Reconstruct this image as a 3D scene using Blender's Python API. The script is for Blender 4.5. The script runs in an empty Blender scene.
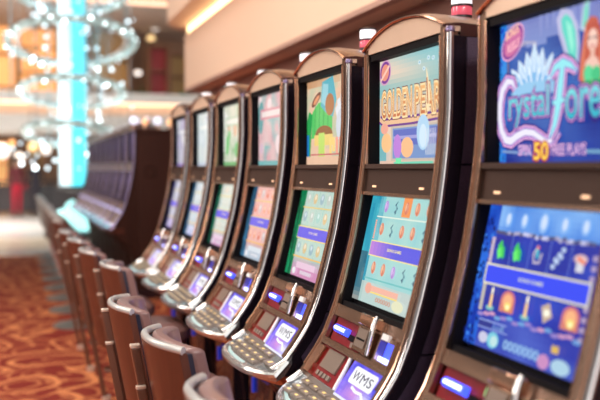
import bpy, math, random
from mathutils import Vector, Matrix
random.seed(7)
C = bpy.context.scene.collection
PI = math.pi

# ---------------------------------------------------------------- materials
def mat(name, col, rough=.5, metal=0., spec=.5, emit=None, es=1., coat=0., bump=None, noise=None, trans=0., alpha=1.):
    m = bpy.data.materials.new(name); m.use_nodes = True
    nt = m.node_tree; b = nt.nodes['Principled BSDF']
    b.inputs['Base Color'].default_value = (*col, 1)
    b.inputs['Roughness'].default_value = rough
    b.inputs['Metallic'].default_value = metal
    b.inputs['Specular IOR Level'].default_value = spec
    b.inputs['Coat Weight'].default_value = coat
    b.inputs['Coat Roughness'].default_value = .08
    b.inputs['Transmission Weight'].default_value = trans
    b.inputs['Alpha'].default_value = alpha
    if emit:
        b.inputs['Emission Color'].default_value = (*emit, 1)
        b.inputs['Emission Strength'].default_value = es
    tc = None
    if bump or noise:
        tc = nt.nodes.new('ShaderNodeTexCoord')
    if noise:
        sc, c2 = noise
        n = nt.nodes.new('ShaderNodeTexNoise'); n.inputs['Scale'].default_value = sc; n.inputs['Detail'].default_value = 4
        nt.links.new(tc.outputs['Object'], n.inputs['Vector'])
        r = nt.nodes.new('ShaderNodeMix'); r.data_type = 'RGBA'
        r.inputs[6].default_value = (*col, 1); r.inputs[7].default_value = (*c2, 1)
        nt.links.new(n.outputs['Fac'], r.inputs[0]); nt.links.new(r.outputs[2], b.inputs['Base Color'])
    if bump:
        sc, st = bump
        n = nt.nodes.new('ShaderNodeTexNoise'); n.inputs['Scale'].default_value = sc; n.inputs['Detail'].default_value = 3
        nt.links.new(tc.outputs['Object'], n.inputs['Vector'])
        bp = nt.nodes.new('ShaderNodeBump'); bp.inputs['Strength'].default_value = st; bp.inputs['Distance'].default_value = .01
        nt.links.new(n.outputs['Fac'], bp.inputs['Height']); nt.links.new(bp.outputs['Normal'], b.inputs['Normal'])
    return m

def wood(name, c1, c2, rough=.35, coat=.4):
    m = mat(name, c1, rough, coat=coat, spec=.5 if coat else .15); nt = m.node_tree; b = nt.nodes['Principled BSDF']
    tc = nt.nodes.new('ShaderNodeTexCoord'); mp = nt.nodes.new('ShaderNodeMapping'); mp.inputs['Scale'].default_value = (14, 14, 1.2)
    n = nt.nodes.new('ShaderNodeTexNoise'); n.inputs['Scale'].default_value = 2.2; n.inputs['Detail'].default_value = 6; n.inputs['Distortion'].default_value = .8
    r = nt.nodes.new('ShaderNodeMix'); r.data_type = 'RGBA'; r.inputs[6].default_value = (*c1, 1); r.inputs[7].default_value = (*c2, 1)
    nt.links.new(tc.outputs['Object'], mp.inputs[0]); nt.links.new(mp.outputs[0], n.inputs['Vector'])
    nt.links.new(n.outputs['Fac'], r.inputs[0]); nt.links.new(r.outputs[2], b.inputs['Base Color'])
    return m

M = {}
M['bronze'] = mat('bronze_frame', (.40, .26, .195), .24, 1., bump=(180, .05))
M['dark_bronze'] = mat('dark_bronze', (.15, .085, .085), .25, .9)
M['champagne'] = mat('champagne_arch', (.84, .63, .49), .36, .45, noise=(9, (.76, .55, .42)))
M['copper'] = mat('polished_copper', (.80, .50, .36), .16, 1., noise=(14, (.55, .30, .20)))
M['chrome'] = mat('chrome', (.90, .88, .90), .08, 1.)
M['silver'] = mat('silver_plate', (.76, .79, .81), .22, .9, noise=(40, (.58, .60, .62)))
M['gloss_black'] = mat('gloss_black', (.012, .008, .014), .18, 0, coat=.3)
M['side'] = mat('aubergine_laminate', (.062, .036, .078), .5, bump=(260, .35), noise=(60, (.075, .045, .09)))
M['bezel'] = mat('black_bezel', (.005, .004, .006), .6, spec=.1)
M['speaker'] = mat('brown_speaker_bar', (.050, .026, .020), .55, .1, .25, bump=(240, .2))
M['gold_led'] = mat('amber_indicator', (.8, .5, .3), .4, emit=(1., .62, .38), es=.75)
M['red_panel'] = mat('red_card_panel', (.30, .008, .018), .35, spec=.3, noise=(30, (.14, .004, .010)))
M['grey_lcd'] = mat('grey_lcd', (.26, .20, .17), .3, .3)
M['white_pl'] = mat('white_plastic', (.85, .84, .86), .3)
M['blue_glow'] = mat('blue_light', (.02, .04, .4), .3, emit=(.05, .09, 1.), es=1.6)
M['dim_blue'] = mat('dim_blue_light', (.02, .04, .3), .3, emit=(.03, .07, .9), es=.28)
M['bluewhite'] = mat('blue_white_light', (.6, .65, 1), .3, emit=(.34, .40, 1.), es=3.4)
M['key'] = mat('button_grey', (.30, .25, .22), .35, .3)
M['key_glow'] = mat('button_amber_lens', (.7, .5, .2), .3, emit=(1., .78, .30), es=.55)
M['key_rim'] = mat('button_rim', (.17, .14, .13), .4)
M['teal_pl'] = mat('teal_label', (.25, .62, .66), .35, noise=(70, (.75, .8, .8)))
M['lamp_red'] = mat('candle_red', (.72, .12, .18), .15, emit=(1., .10, .18), es=.22, coat=.5)
M['lamp_white'] = mat('candle_white', (.9, .88, .95), .25, emit=(.93, .91, 1.), es=.45)
M['dark_base'] = mat('dark_plastic', (.03, .02, .025), .4)
M['leather'] = wood('russet_leather', (.15, .042, .022), (.060, .017, .011), .38, .18)
M['rim'] = mat('gloss_pale_rim', (.55, .55, .55), .28, .3, coat=.3)  # pale tone stands in for the glossy reflection on brown piping
M['cushion'] = mat('taupe_cushion', (.25, .14, .135), .38, coat=.3, bump=(60, .08))
M['cush_dark'] = mat('blue_black_gusset', (.012, .018, .045), .3, coat=.4)
M['leg'] = wood('brown_wood_leg', (.20, .08, .045), (.11, .045, .03))
M['glide'] = mat('pale_glide', (.75, .60, .50), .3, .4)
M['far_grey'] = mat('grey_metal', (.24, .24, .23), .4, .6)
M['dkwood'] = wood('dark_brown_cabinet', (.045, .014, .009), (.024, .007, .005), .6, .0)
M['far_bronze'] = mat('far_bronze', (.20, .11, .09), .3, .8)
M['violet_trim'] = mat('violet_grey_trim', (.40, .34, .58), .25, .8)

# a screen shows an image: one emissive material that reads the picture stored on the screen's faces
def screen_mat():
    m = bpy.data.materials.new('lit_screen'); m.use_nodes = True; nt = m.node_tree; b = nt.nodes['Principled BSDF']
    a = nt.nodes.new('ShaderNodeAttribute'); a.attribute_name = 'picture'
    nt.links.new(a.outputs['Color'], b.inputs['Emission Color']); b.inputs['Emission Strength'].default_value = .92
    b.inputs['Base Color'].default_value = (.008, .008, .010, 1); b.inputs['Roughness'].default_value = .2; b.inputs['Specular IOR Level'].default_value = .3
    return m
M['screen'] = screen_mat()

# ---------------------------------------------------------------- mesh helpers
class MB:
    def __init__(s): s.v = []; s.f = []; s.m = []; s.c = []; s.cur = 0; s.xf = None
    def add(s, vs, fs, col=None):
        o = len(s.v)
        s.v += [tuple(s.xf @ Vector(p)) if s.xf else tuple(p) for p in vs]
        for f in fs: s.f.append([i + o for i in f]); s.m.append(s.cur); s.c.append(col)
    def box(s, a, b, bev=0):
        x0, y0, z0 = a; x1, y1, z1 = b
        if bev <= 0:
            vs = [(x0, y0, z0), (x1, y0, z0), (x1, y1, z0), (x0, y1, z0), (x0, y0, z1), (x1, y0, z1), (x1, y1, z1), (x0, y1, z1)]
            s.add(vs, [(0, 3, 2, 1), (4, 5, 6, 7), (0, 1, 5, 4), (1, 2, 6, 5), (2, 3, 7, 6), (3, 0, 4, 7)])
        else:
            # rounded in plan, chamfered at top and bottom
            def ring(z, ins):
                r = bev; out = []
                for cx, cy, a0 in ((x1 - r, y1 - r, 0), (x0 + r, y1 - r, 90), (x0 + r, y0 + r, 180), (x1 - r, y0 + r, 270)):
                    for k in range(4):
                        t = math.radians(a0 + 30 * k); out.append((cx + (r - ins) * math.cos(t), cy + (r - ins) * math.sin(t), z))
                return out
            c = bev * .5
            rs = [ring(z0, c), ring(z0 + c, 0), ring(z1 - c, 0), ring(z1, c)]
            s.loft(rs, closed=True, caps=True)
    def loft(s, rings, closed=True, caps=True):
        n = len(rings[0]); vs = [p for r in rings for p in r]; fs = []
        for i in range(len(rings) - 1):
            for j in range(n if closed else n - 1):
                k = (j + 1) % n; fs.append((i * n + j, i * n + k, (i + 1) * n + k, (i + 1) * n + j))
        if caps: fs.append(tuple(range(n - 1, -1, -1))); fs.append(tuple((len(rings) - 1) * n + j for j in range(n)))
        s.add(vs, fs)
    def tube(s, pts, r, n=10, caps=True, rx=None):
        pts = [Vector(p) for p in pts]; rings = []; up = None
        for i, p in enumerate(pts):
            d = (pts[min(i + 1, len(pts) - 1)] - pts[max(i - 1, 0)]).normalized()
            if up is None: up = Vector((0, 0, 1)) if abs(d.z) < .9 else Vector((0, 1, 0))
            a = d.cross(up).normalized(); b = a.cross(d).normalized(); up = b
            rr = r[i] if isinstance(r, (list, tuple)) else r
            rings.append([tuple(p + (a * math.cos(2 * PI * k / n) + b * math.sin(2 * PI * k / n)) * rr) for k in range(n)])
        s.loft(rings, True, caps)
    def lathe(s, prof, c=(0, 0, 0), n=20):
        rings = [[(c[0] + r * math.cos(2 * PI * k / n), c[1] + r * math.sin(2 * PI * k / n), c[2] + z) for k in range(n)] for r, z in prof]
        s.loft(rings, True, True)
    def ball(s, c, r, n=10, m=6, sz=1.):
        prof = [(max(r * math.sin(PI * i / m), 1e-4), -r * sz * math.cos(PI * i / m)) for i in range(m + 1)]
        s.lathe(prof, c, n)
    def prism(s, poly, y0, y1):
        # polygon in (x, z) pulled along y
        s.loft([[(x, y0, z) for x, z in poly], [(x, y1, z) for x, z in poly]], True, True)
    def build(s, name, mats, parent=None, smooth=True, bevel=0, loc=None):
        me = bpy.data.meshes.new(name); me.from_pydata(s.v, [], s.f)
        if not isinstance(mats, (list, tuple)): mats = [mats]
        for m in mats: me.materials.append(m)
        for p, k in zip(me.polygons, s.m): p.material_index = k; p.use_smooth = smooth
        if any(c is not None for c in s.c):
            at = me.color_attributes.new('picture', 'FLOAT_COLOR', 'CORNER')
            for p, c in zip(me.polygons, s.c):
                c = c or (0, 0, 0)
                for li in p.loop_indices: at.data[li].color = (*c, 1)
        me.update()
        o = bpy.data.objects.new(name, me); C.objects.link(o)
        if parent: o.parent = parent
        if loc: o.location = loc
        if smooth:
            import bmesh
            bm = bmesh.new(); bm.from_mesh(me); bmesh.ops.recalc_face_normals(bm, faces=bm.faces)
            for e in bm.edges:
                if len(e.link_faces) == 2 and e.calc_face_angle(0) > math.radians(38): e.smooth = False
            bm.to_mesh(me); bm.free()
        if bevel:
            b = o.modifiers.new('bevel', 'BEVEL'); b.width = bevel; b.segments = 2; b.limit_method = 'ANGLE'; b.angle_limit = math.radians(40)
        return o

def tag(o, label, cat, group=None, kind=None):
    o['label'] = label; o['category'] = cat
    if group: o['group'] = group
    if kind: o['kind'] = kind
    return o
def thing(name, label, cat, loc=(0, 0, 0), rz=0, group=None):
    o = bpy.data.objects.new(name, None); C.objects.link(o); o.location = loc; o.rotation_euler = (0, 0, rz); o.empty_display_size = .1
    return tag(o, label, cat, group)
def struct(o): o['kind'] = 'structure'; return o
def copy_tree(o, parent=None):
    c = o.copy(); C.objects.link(c); c.parent = parent
    for ch in list(o.children): copy_tree(ch, c)
    return c

# ---------------------------------------------------------------- screen pictures
def lin(c):
    return tuple(((x / 255.) / 12.92 if x <= 10 else (((x / 255.) + .055) / 1.055) ** 2.4) for x in c)
_txt = {}
def text_tris(st, off=0., shear=0.):
    k = (st, off, shear)
    if k in _txt: return _txt[k]
    cu = bpy.data.curves.new('t', 'FONT'); cu.body = st; cu.offset = off; cu.shear = shear; cu.resolution_u = 4
    o = bpy.data.objects.new('t', cu); C.objects.link(o)
    dg = bpy.context.evaluated_depsgraph_get(); dg.update()
    me = o.evaluated_get(dg).to_mesh()
    vs = [(v.co.x, v.co.y) for v in me.vertices]; fs = [tuple(p.vertices) for p in me.polygons]
    o.evaluated_get(dg).to_mesh_clear()
    bpy.data.objects.remove(o); bpy.data.curves.remove(cu)
    _txt[k] = (vs, fs); return _txt[k]

class Art:
    """a flat picture: u to the right, w up (both 0..1); shapes lie in thin layers above one another"""
    def __init__(s, p0, p1, half): s.p0 = Vector(p0); s.p1 = Vector(p1); s.h = half; s.k = 0; s.mb = MB(); e = s.p1 - s.p0; s.H = e.length; s.nrm = Vector((-e.z, 0, e.x)).normalized()
    def P(s, u, w):
        e = s.p1 - s.p0; q = s.p0 + e * w; q = q + s.nrm * (.00008 * s.k)
        return (q.x, s.h - 2 * s.h * u, q.z)
    def poly(s, pts, col, layer=True):
        if layer: s.k += 1 if s.k < 60 else 0.2
        s.mb.add([s.P(*p) for p in pts], [tuple(range(len(pts)))], lin(col))
    def rect(s, u0, w0, u1, w1, col, layer=True): s.poly([(u0, w0), (u1, w0), (u1, w1), (u0, w1)], col, layer)
    def grad(s, u0, w0, u1, w1, f, nu=12, nw=12):
        s.k += 1
        for i in range(nu):
            for j in range(nw):
                a = u0 + (u1 - u0) * i / nu; b = u0 + (u1 - u0) * (i + 1) / nu; c = w0 + (w1 - w0) * j / nw; d = w0 + (w1 - w0) * (j + 1) / nw
                s.mb.add([s.P(a, c), s.P(b, c), s.P(b, d), s.P(a, d)], [(0, 1, 2, 3)], lin(f((i + .5) / nu, (j + .5) / nw)))
    def ell(s, cu, cw, ru, rw, col, rot=0, n=20, layer=True):
        asp = s.H / (2 * s.h); pts = []
        for k in range(n):
            t = 2 * PI * k / n; x = ru * math.cos(t); y = rw * asp * math.sin(t)
            pts.append((cu + x * math.cos(rot) - y * math.sin(rot), cw + (x * math.sin(rot) + y * math.cos(rot)) / asp))
        s.poly(pts, col, layer)
    def line(s, pts, wd, col):
        # ribbon; wd may be a list
        s.k += 1; asp = s.H / (2 * s.h)
        L = []
        for i, p in enumerate(pts):
            a = pts[max(i - 1, 0)]; b = pts[min(i + 1, len(pts) - 1)]
            dx = b[0] - a[0]; dy = (b[1] - a[1]) * asp; l = math.hypot(dx, dy) or 1
            w = wd[i] if isinstance(wd, (list, tuple)) else wd
            L.append(((p[0] - dy / l * w / 2, p[1] + dx / l * w / 2 / asp), (p[0] + dy / l * w / 2, p[1] - dx / l * w / 2 / asp)))
        for a, b in zip(L, L[1:]): s.mb.add([s.P(*a[0]), s.P(*a[1]), s.P(*b[1]), s.P(*b[0])], [(0, 1, 2, 3)], lin(col))
    def text(s, st, u0, w0, u1, w1, col, off=0., shear=0., ref=None, warp=None, fn=None):
        """st drawn so that its letters fill the rectangle"""
        vs0, _ = text_tris(st, 0, shear); vs, fs = text_tris(st, off, shear)
        if not vs0: return
        x0 = min(v[0] for v in vs0); x1 = max(v[0] for v in vs0); y0 = min(v[1] for v in vs0); y1 = max(v[1] for v in vs0)
        s.k += 1; out = []
        for x, y in vs:
            a = (x - x0) / (x1 - x0); b = (y - y0) / (y1 - y0); u = u0 + (u1 - u0) * a; w = w0 + (w1 - w0) * b
            if warp: w += warp(a)
            out.append(s.P(u, w))
        o = len(s.mb.v); s.mb.v += out
        for f in fs:
            s.mb.f.append([i + o for i in f]); s.mb.m.append(0)
            if fn:
                b = sum((vs[i][1] - y0) / (y1 - y0) for i in f) / len(f); s.mb.c.append(lin(fn(b)))
            else: s.mb.c.append(lin(col))
    def build(s, name, parent): return s.mb.build(name, M['screen'], parent, smooth=False)

def mixc(a, b, t): t = max(0, min(1, t)); return tuple(a[i] + (b[i] - a[i]) * t for i in range(3))
def smoothnoise(seed):
    R = random.Random(seed); g = [[R.random() for _ in range(9)] for _ in range(9)]
    def f(x, y):
        x = min(max(x, 0), .999) * 8; y = min(max(y, 0), .999) * 8; i = int(x); j = int(y); a = x - i; b = y - j
        return (g[i][j] * (1 - a) + g[i + 1][j] * a) * (1 - b) + (g[i][j + 1] * (1 - a) + g[i + 1][j + 1] * a) * b
    return f

# ---------------------------------------------------------------- slot machine shape (x: + is the back, y: + is far, z up)
PZ = [1.95, 1.60, 1.50, 1.42, 1.34, 1.23, 1.11, 1.0, .90, .847, .796, .776, .762]
PX = [0., -.001, -.007, -.016, -.027, -.046, -.076, -.107, -.149, -.187, -.225, -.262, -.33]
def xp(z):
    if z >= PZ[0]: return PX[0]
    for i in range(len(PZ) - 1):
        if PZ[i] >= z >= PZ[i + 1]:
            t = (PZ[i] - z) / (PZ[i] - PZ[i + 1]); return PX[i] + t * (PX[i + 1] - PX[i])
    return PX[-1]
def S(v, z, n=0.):
    d = .03; dx = xp(z + d) - xp(z - d); dz = min(z + d, 1.95) - (z - d); l = math.hypot(dx, dz)
    return (xp(z) - n * dz / l, v, z + n * dx / l)
def slab(mb, v0, v1, z0, z1, n0, n1, k=6, rows=None):
    """plate that follows the curved front"""
    rings = []
    for i in range(k + 1):
        z = z0 + (z1 - z0) * i / k
        rings.append([S(v0, z, n0), S(v0, z, n1), S(v1, z, n1), S(v1, z, n0)])
    mb.loft(rings, True, True)

TOP = ((.030, 0, 1.45), (.030, 0, 1.79))
MAIN = ((-.064, 0, 1.03), (.009, 0, 1.355))
def art_top(): return Art(TOP[0], TOP[1], .24)
def art_main(): return Art(MAIN[0], MAIN[1], .24)

def front_lip(v):
    a = min(abs(v) / .29, 1); return -.336 + .085 * a ** 2.8

def machine_common(root, detail=True, bodymat='side'):
    # carcass
    body = [(.05, 1.79), (.05, 1.44), (.04, 1.36), (.0, 1.20), (-.035, 1.06), (-.05, 1.01), (-.10, .90), (-.16, .82), (-.20, .735), (-.22, .68), (-.14, .60), (-.05, .53), (-.0, .42), (.02, .2), (.0, .0), (.52, .0), (.52, 1.79)]
    b = MB(); b.prism(body, -.262, .262); bo = b.build('cabinet_body', M['gloss_black'] if detail else M['dkwood'], root, smooth=False, bevel=.004)
    # side panels, one each side: black front band and laminate
    for sg in (-1, 1):
        y0, y1 = sorted((sg * .262, sg * .274))
        sp = MB(); sp.prism([(.012, 1.79), (.010, 1.60), (.004, 1.50), (-.005, 1.42), (-.016, 1.34), (-.036, 1.23), (-.066, 1.11), (-.096, 1.0), (-.138, .90), (-.176, .84), (-.21, .79), (-.235, .74), (-.22, .69), (-.15, .63), (-.06, .55), (-.005, .42), (.02, .2), (.015, .02), (.50, .02), (.50, 1.785)], y0, y1)
        sp.build('side_panel', M['gloss_black'] if detail else M[bodymat], root, smooth=False, bevel=.003)
        if detail:
            y0, y1 = sorted((sg * .274, sg * .279))
            for (lo, hi, nm) in ((1.452, 1.782, 0), (.955, 1.446, 1), (.66, .949, 2)):
                ps = []
                K = 8
                for i in range(K + 1):
                    z = hi + (lo - hi) * i / K; ps.append((xp(max(z, .80)) + .055 + (0 if z > .8 else (.80 - z) * .5), z))
                ps += [(.49, lo), (.49, hi)]
                q = MB(); q.prism(ps, y0, y1); q.build('side_cladding', M['side'], root, smooth=False)
    # chrome edge tubes and the bronze stiles inside them
    for sg in (-1, 1):
        e = MB(); pts = [S(sg * .2765, 1.800 - (1.800 - .80) * i / 26, -.006) for i in range(27)]
        pts += [(-.238, sg * .2765, .785), (-.268, sg * .274, .768)]
        e.tube(pts, .0095, 10); e.build('chrome_edge', M['chrome'] if detail else M['violet_trim'], root)
        st = MB(); v0, v1 = sorted((sg * .244, sg * .273)); slab(st, v0, v1, .80, 1.812, -.03, .006, 24)
        st.build('side_stile', M['bronze'] if detail else M['far_bronze'], root, smooth=True)
        kn = MB(); kn.lathe([(.009, -.004), (.0125, 0), (.0125, .008), (.008, .012)], S(sg * .2765, 1.797, -.006), 14); kn.build('edge_knob', M['violet_trim'], root)
    # arch crowning the front
    def az(v): return 1.868 - .058 * (abs(v) / .276) ** 2.2
    n = 20; ar = MB(); vs = [-.276 + .552 * i / n for i in range(n + 1)]
    ar.loft([[(-.006, v, az(v)), (-.006, v, 1.797), (.035, v, 1.797), (.035, v, az(v))] for v in vs], True, True)
    ar.build('arch_face', M['champagne'] if detail else M['far_bronze'], root)
    cp = MB(); cp.loft([[(-.010, v, az(v) - .004), (-.012, v, az(v) + .005), (.03, v, az(v) + .010), (.17, v * .98, az(v) + .004), (.30, v * .96, az(v) - .022), (.30, v * .96, 1.785), (.036, v, 1.785), (.036, v, az(v) - .004)] for v in vs], True, True)
    cp.build('arch_cap', M['dark_bronze'] if detail else M['far_bronze'], root)
    tr = MB(); tr.tube([(-.012, v, az(v) + .001) for v in vs], .0045, 6); tr.build('arch_highlight', M['copper'], root)  # copper tube added as the bright highlight on the cap's front edge
    if detail:
        for sg in (-1, 1):
            tr = MB(); tr.tube([S(sg * .2425, 1.79 - .78 * i / 20, .006) for i in range(21)], .0028, 6); tr.build('opening_trim', M['copper'], root)
            tr = MB(); tr.tube([S(sg * .2705, 1.80 - .98 * i / 20, .008) for i in range(21)], .0025, 6); tr.build('stile_trim', M['copper'], root)
    # upper bezel (four sides reaching back to the glass)
    bz = MB()
    bz.box((-.001, -.246, 1.775), (.05, .246, 1.80)); bz.box((.036, -.246, 1.44), (.05, .246, 1.80))
    bz.box((-.004, .236, 1.445), (.045, .246, 1.79)); bz.box((-.004, -.246, 1.445), (.045, -.236, 1.79))
    bz.build('upper_bezel', M['bezel'], root, smooth=False)
    # speaker bar
    s = MB(); slab(s, -.246, .246, 1.366, 1.438, -.05, -.006, 5); slab(s, -.246, .246, 1.438, 1.452, -.05, .004, 2)
    s.cur = 1; slab(s, -.246, .246, 1.356, 1.366, -.05, .003, 2)
    so = s.build('speaker_bar', [M['speaker'], M['bronze']] if detail else [M['far_grey'], M['violet_trim']], root)
    for v in (.170, -.158):
        l = MB(); slab(l, v - .012, v + .012, 1.381, 1.387, -.008, -.003, 1); l.build('indicator_light', M['gold_led'], so, smooth=False)
    # lower bezel
    bz = MB()
    for v0, v1 in ((-.246, -.236), (.236, .246)): slab(bz, v0, v1, 1.01, 1.356, -.06, -.004, 8)
    bz.add([(MAIN[0][0] + .004, -.246, 1.005), (MAIN[0][0] + .004, .246, 1.005), (.0205, .246, 1.372), (.0205, -.246, 1.372)], [(0, 1, 2, 3)])
    slab(bz, -.246, .246, 1.010, 1.026, -.06, -.008, 1)
    bz.build('lower_bezel', M['bezel'], root, smooth=False)
    # lamp on the roof
    lx = .19
    lb = MB(); lb.lathe([(.040, 0), (.040, .008), (.031, .012), (.031, .022)], (lx, 0, 1.868), 20); la = lb.build('signal_lamp', M['dark_base'], root)
    lr = MB(); lr.lathe([(.029, 0), (.031, .004), (.031, .024), (.029, .028)], (lx, 0, 1.889), 24); lr.build('red_lens', M['lamp_red'], la)
    lc = MB(); lc.lathe([(.033, 0), (.033, .005)], (lx, 0, 1.917), 24); lc.build('lens_collar', M['dark_base'], la)
    lw = MB(); lw.lathe([(.031, 0), (.031, .030), (.027, .036)], (lx, 0, 1.922), 24); lw.build('white_lens', M['lamp_white'], la)
    lc = MB(); lc.lathe([(.032, 0), (.034, .004), (.018, .009)], (lx, 0, 1.957), 24); lc.build('lamp_cap', M['dark_base'], la)
    # button deck
    d = MB(); nv = 24; vv = [-.286 + .572 * i / nv for i in range(nv + 1)]
    def deck_pt(v, t, dz=0):
        xb = -.200; xf = front_lip(v); x = xb + (xf - xb) * t
        z = .812 - .036 * (min(t, .35) / .35) ** .8 - .020 * max(0, t - .35) / .65
        return (x, v, z + dz)
    rings = []
    for v in vv:
        rings.append([deck_pt(v, t) for t in (0, .12, .25, .4, .6, .8, 1.)] + [deck_pt(v, t, -.028) for t in (1., .5, 0)])
    d.loft(rings, True, True); d.build('button_deck', M['silver'], root)
    # chrome lip running round the deck and the copper shell below it
    lp = MB(); pl = [(-.215, -.284, .792)] + [(front_lip(v) - .004, v * 1.0, .748) for v in vv] + [(-.215, .284, .792)]
    lp.tube(pl, .0145, 8); lp.build('deck_lip', M['silver'] if detail else M['violet_trim'], root)
    sh = MB()
    sh.loft([[(front_lip(v) + .004, v * .985, .742), (front_lip(v) + .03, v * .96, .715), (front_lip(v) + .085, v * .93, .690), (front_lip(v) + .15, v * .92, .665), (-.12, v * .92, .64), (-.12, v * .985, .742)] for v in vv], True, True)
    sh.build('lower_shell', M['copper'] if detail else M['far_bronze'], root)
    return deck_pt

def machine_detail(root, deck_pt):
    # rail below the main screen and rail between the panels
    r = MB(); slab(r, -.246, .246, .978, 1.012, -.05, .004, 3); slab(r, -.246, .246, .890, .908, -.05, .010, 2)
    slab(r, -.246, .246, .905, .98, -.05, -.016, 3)
    r.build('belly_rail', M['bronze'], root)
    # hand rest highlight piece on top of the bill acceptor
    bl = MB(); slab(bl, -.098, .012, .984, 1.016, -.02, .022, 3)
    bl.build('acceptor_hood', M['copper'], root, bevel=.004)
    ba = MB(); slab(ba, -.090, .004, .912, .984, -.02, .018, 4); bao = ba.build('bill_acceptor', M['bronze'], root, bevel=.003)
    b2 = MB(); slab(b2, -.078, -.010, .925, .975, .018, .021, 3); b2.build('acceptor_plate', M['grey_lcd'], bao)
    b3 = MB(); slab(b3, -.072, -.016, .944, .949, .021, .0225, 1); b3.build('bill_slot', M['bezel'], bao)
    # card reader panel
    c = MB(); slab(c, .018, .236, .909, .976, -.02, -.010, 4); co = c.build('card_panel', M['red_panel'], root)
    rm = MB(); rm.tube([S(.205 - .100 * i / 8, .9445, -.004) for i in range(9)], .0125, 10); rm.build('light_bezel', M['blue_glow'], co)
    le = MB(); le.tube([S(.196 - .082 * i / 8, .9455, .004) for i in range(9)], .0062, 10); le.build('card_light', M['bluewhite'], co)
    ld = MB(); slab(ld, .045, .090, .928, .944, -.010, -.002, 1); ld.build('card_slot', M['bezel'], co)
    lg = MB(); slab(lg, .024, .044, .952, .972, -.010, -.006, 1); lg.build('green_sticker', M['green'], co)
    kp = MB(); slab(kp, .028, .065, .912, .926, -.010, -.003, 1); kp.build('reader_key', M['key'], co)
    # chrome post
    t = MB(); t.tube([S(-.112, 1.022, .026), S(-.112, 1.00, .030), S(-.114, .96, .026), S(-.116, .915, .020)], [.005, .008, .0075, .006], 10)
    t.build('chrome_post', M['chrome'], root)
    # ticket slot
    k = MB(); slab(k, -.243, -.140, .968, .980, -.02, .012, 2); slab(k, -.243, -.140, .908, .916, -.02, .014, 1); slab(k, -.149, -.140, .908, .975, -.02, .012, 3); slab(k, -.246, -.237, .908, .975, -.02, .012, 3)
    ko = k.build('ticket_surround', M['bronze'], root)
    k = MB(); slab(k, -.237, -.149, .916, .968, -.018, -.012, 3); k.build('ticket_glow', M['blue_glow'], ko)
    k = MB(); slab(k, -.232, -.154, .917, .928, -.012, .004, 1); k.build('ticket_mouth', M['bluewhite'], ko)
    k = MB(); slab(k, -.205, -.165, .970, .986, .010, .020, 1); k.build('ticket_button', M['white_pl'], ko)
    # lower left panel with small grey display
    p = MB(); slab(p, .002, .246, .808, .892, -.05, -.006, 5); po = p.build('player_panel', M['red_panel'], root)
    p = MB(); slab(p, .050, .176, .836, .886, -.006, .000, 3); p.build('player_display', M['grey_lcd'], po)
    for v in (.16, .13, .10, .07):
        q = MB(); slab(q, v - .009, v + .009, .815, .827, -.006, .001, 1); q.build('player_key', M['key'], po)
    q = MB(); slab(q, .196, .243, .806, .885, -.006, .012, 4); q.build('copper_corner', M['copper'], po)
    # white divider
    q = MB(); q.tube([S(.004, .892, .002), S(-.006, .85, .002), S(-.016, .806, .002)], .006, 8); q.build('panel_divider', M['white_pl'], root)
    # lit logo panel
    a = Art(S(0, .800, -.004), S(0, .890, -.004), .125)
    def off(P): return lambda u, w: (lambda q: (q[0], q[1] - .137, q[2]))(P(u, w))
    base = a.P; a.P = off(base)
    nz = smoothnoise(5)
    def f(u, w):
        c = mixc((70, 70, 225), (150, 120, 250), nz(u, w)); c = mixc(c, (215, 150, 225), max(0, 1 - math.hypot(u - .42, w - .25) * 2.2)); return mixc(c, (250, 250, 255), max(0, 1 - math.hypot(u - .75, w - .22) * 3.4))
    a.grad(0, 0, 1, 1, f, 16, 14)
    a.poly([(.80, .62), (1, .62), (1, 1), (.80, 1)], (84, 60, 62))
    a.line([(0, .03), (1, .03)], .03, (235, 235, 255)); 
    a.poly([(.13, .52), (.16, .46), (.74, .46), (.77, .52), (.77, .86), (.74, .92), (.16, .92), (.13, .86)], (250, 250, 255))
    for ch_, u0, u1 in (('W', .185, .375), ('M', .405, .565), ('S', .60, .70)):
        a.text(ch_, u0, .57, u1, .81, (24, 20, 60), off=.0)
    a.line([(.30, .40), (.45, .34), (.60, .36), (.74, .20)], .035, (255, 255, 255))
    q = MB(); slab(q, -.246, -.006, .806, .892, -.05, -.009, 4); qo = q.build('logo_panel', M['bezel'], root)
    a.build('logo_screen', qo)
    # buttons: three rows of four, one large
    def key(v0, v1, t0, t1, mat2):
        z = deck_pt(0, (t0 + t1) / 2)[2]
        x1 = -.200 - .133 * t0; x0 = -.200 - .133 * t1; b = MB()
        zz = .812 - .036 * (min((t0 + t1) / 2, .35) / .35) ** .8 - .020 * max(0, (t0 + t1) / 2 - .35) / .65
        b.box((x0 + .001, v0 + .002, zz - .002), (x1 - .001, v1 - .002, zz + .007), .004); bo = b.build('deck_button', M['key'], root)
        g = MB(); g.box((x0 + .008, (v0 + v1) / 2 - .008, zz + .007), (x1 - .008, (v0 + v1) / 2 + .009, zz + .0082)); g.build('button_lens', M[mat2], bo, smooth=False)
    pd = MB(); pd.loft([[deck_pt(v, t, .0015) for t in (.10, .25, .40, .62, .83)] + [deck_pt(v, t, -.004) for t in (.83, .4, .10)] for v in (.215, .1, 0, -.1, -.168)], True, True)
    pd.build('button_field', M['key_rim'], root)
    for r in range(3):
        for c in range(5):
            v1 = .208 - c * .075
            key(v1 - .068, v1, .16 + r * .225, .34 + r * .225, 'key_glow')
    key(-.262, -.178, .30, .55, 'key_glow')
    tl = MB(); tl.loft([[deck_pt(v, t, .0012) for t in (.86, .95)] + [deck_pt(v, t, -.003) for t in (.95, .86)] for v in (.20, .12, .05, -.03, -.10)], True, True)
    tl.build('deck_label', M['teal_pl'], root)
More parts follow.
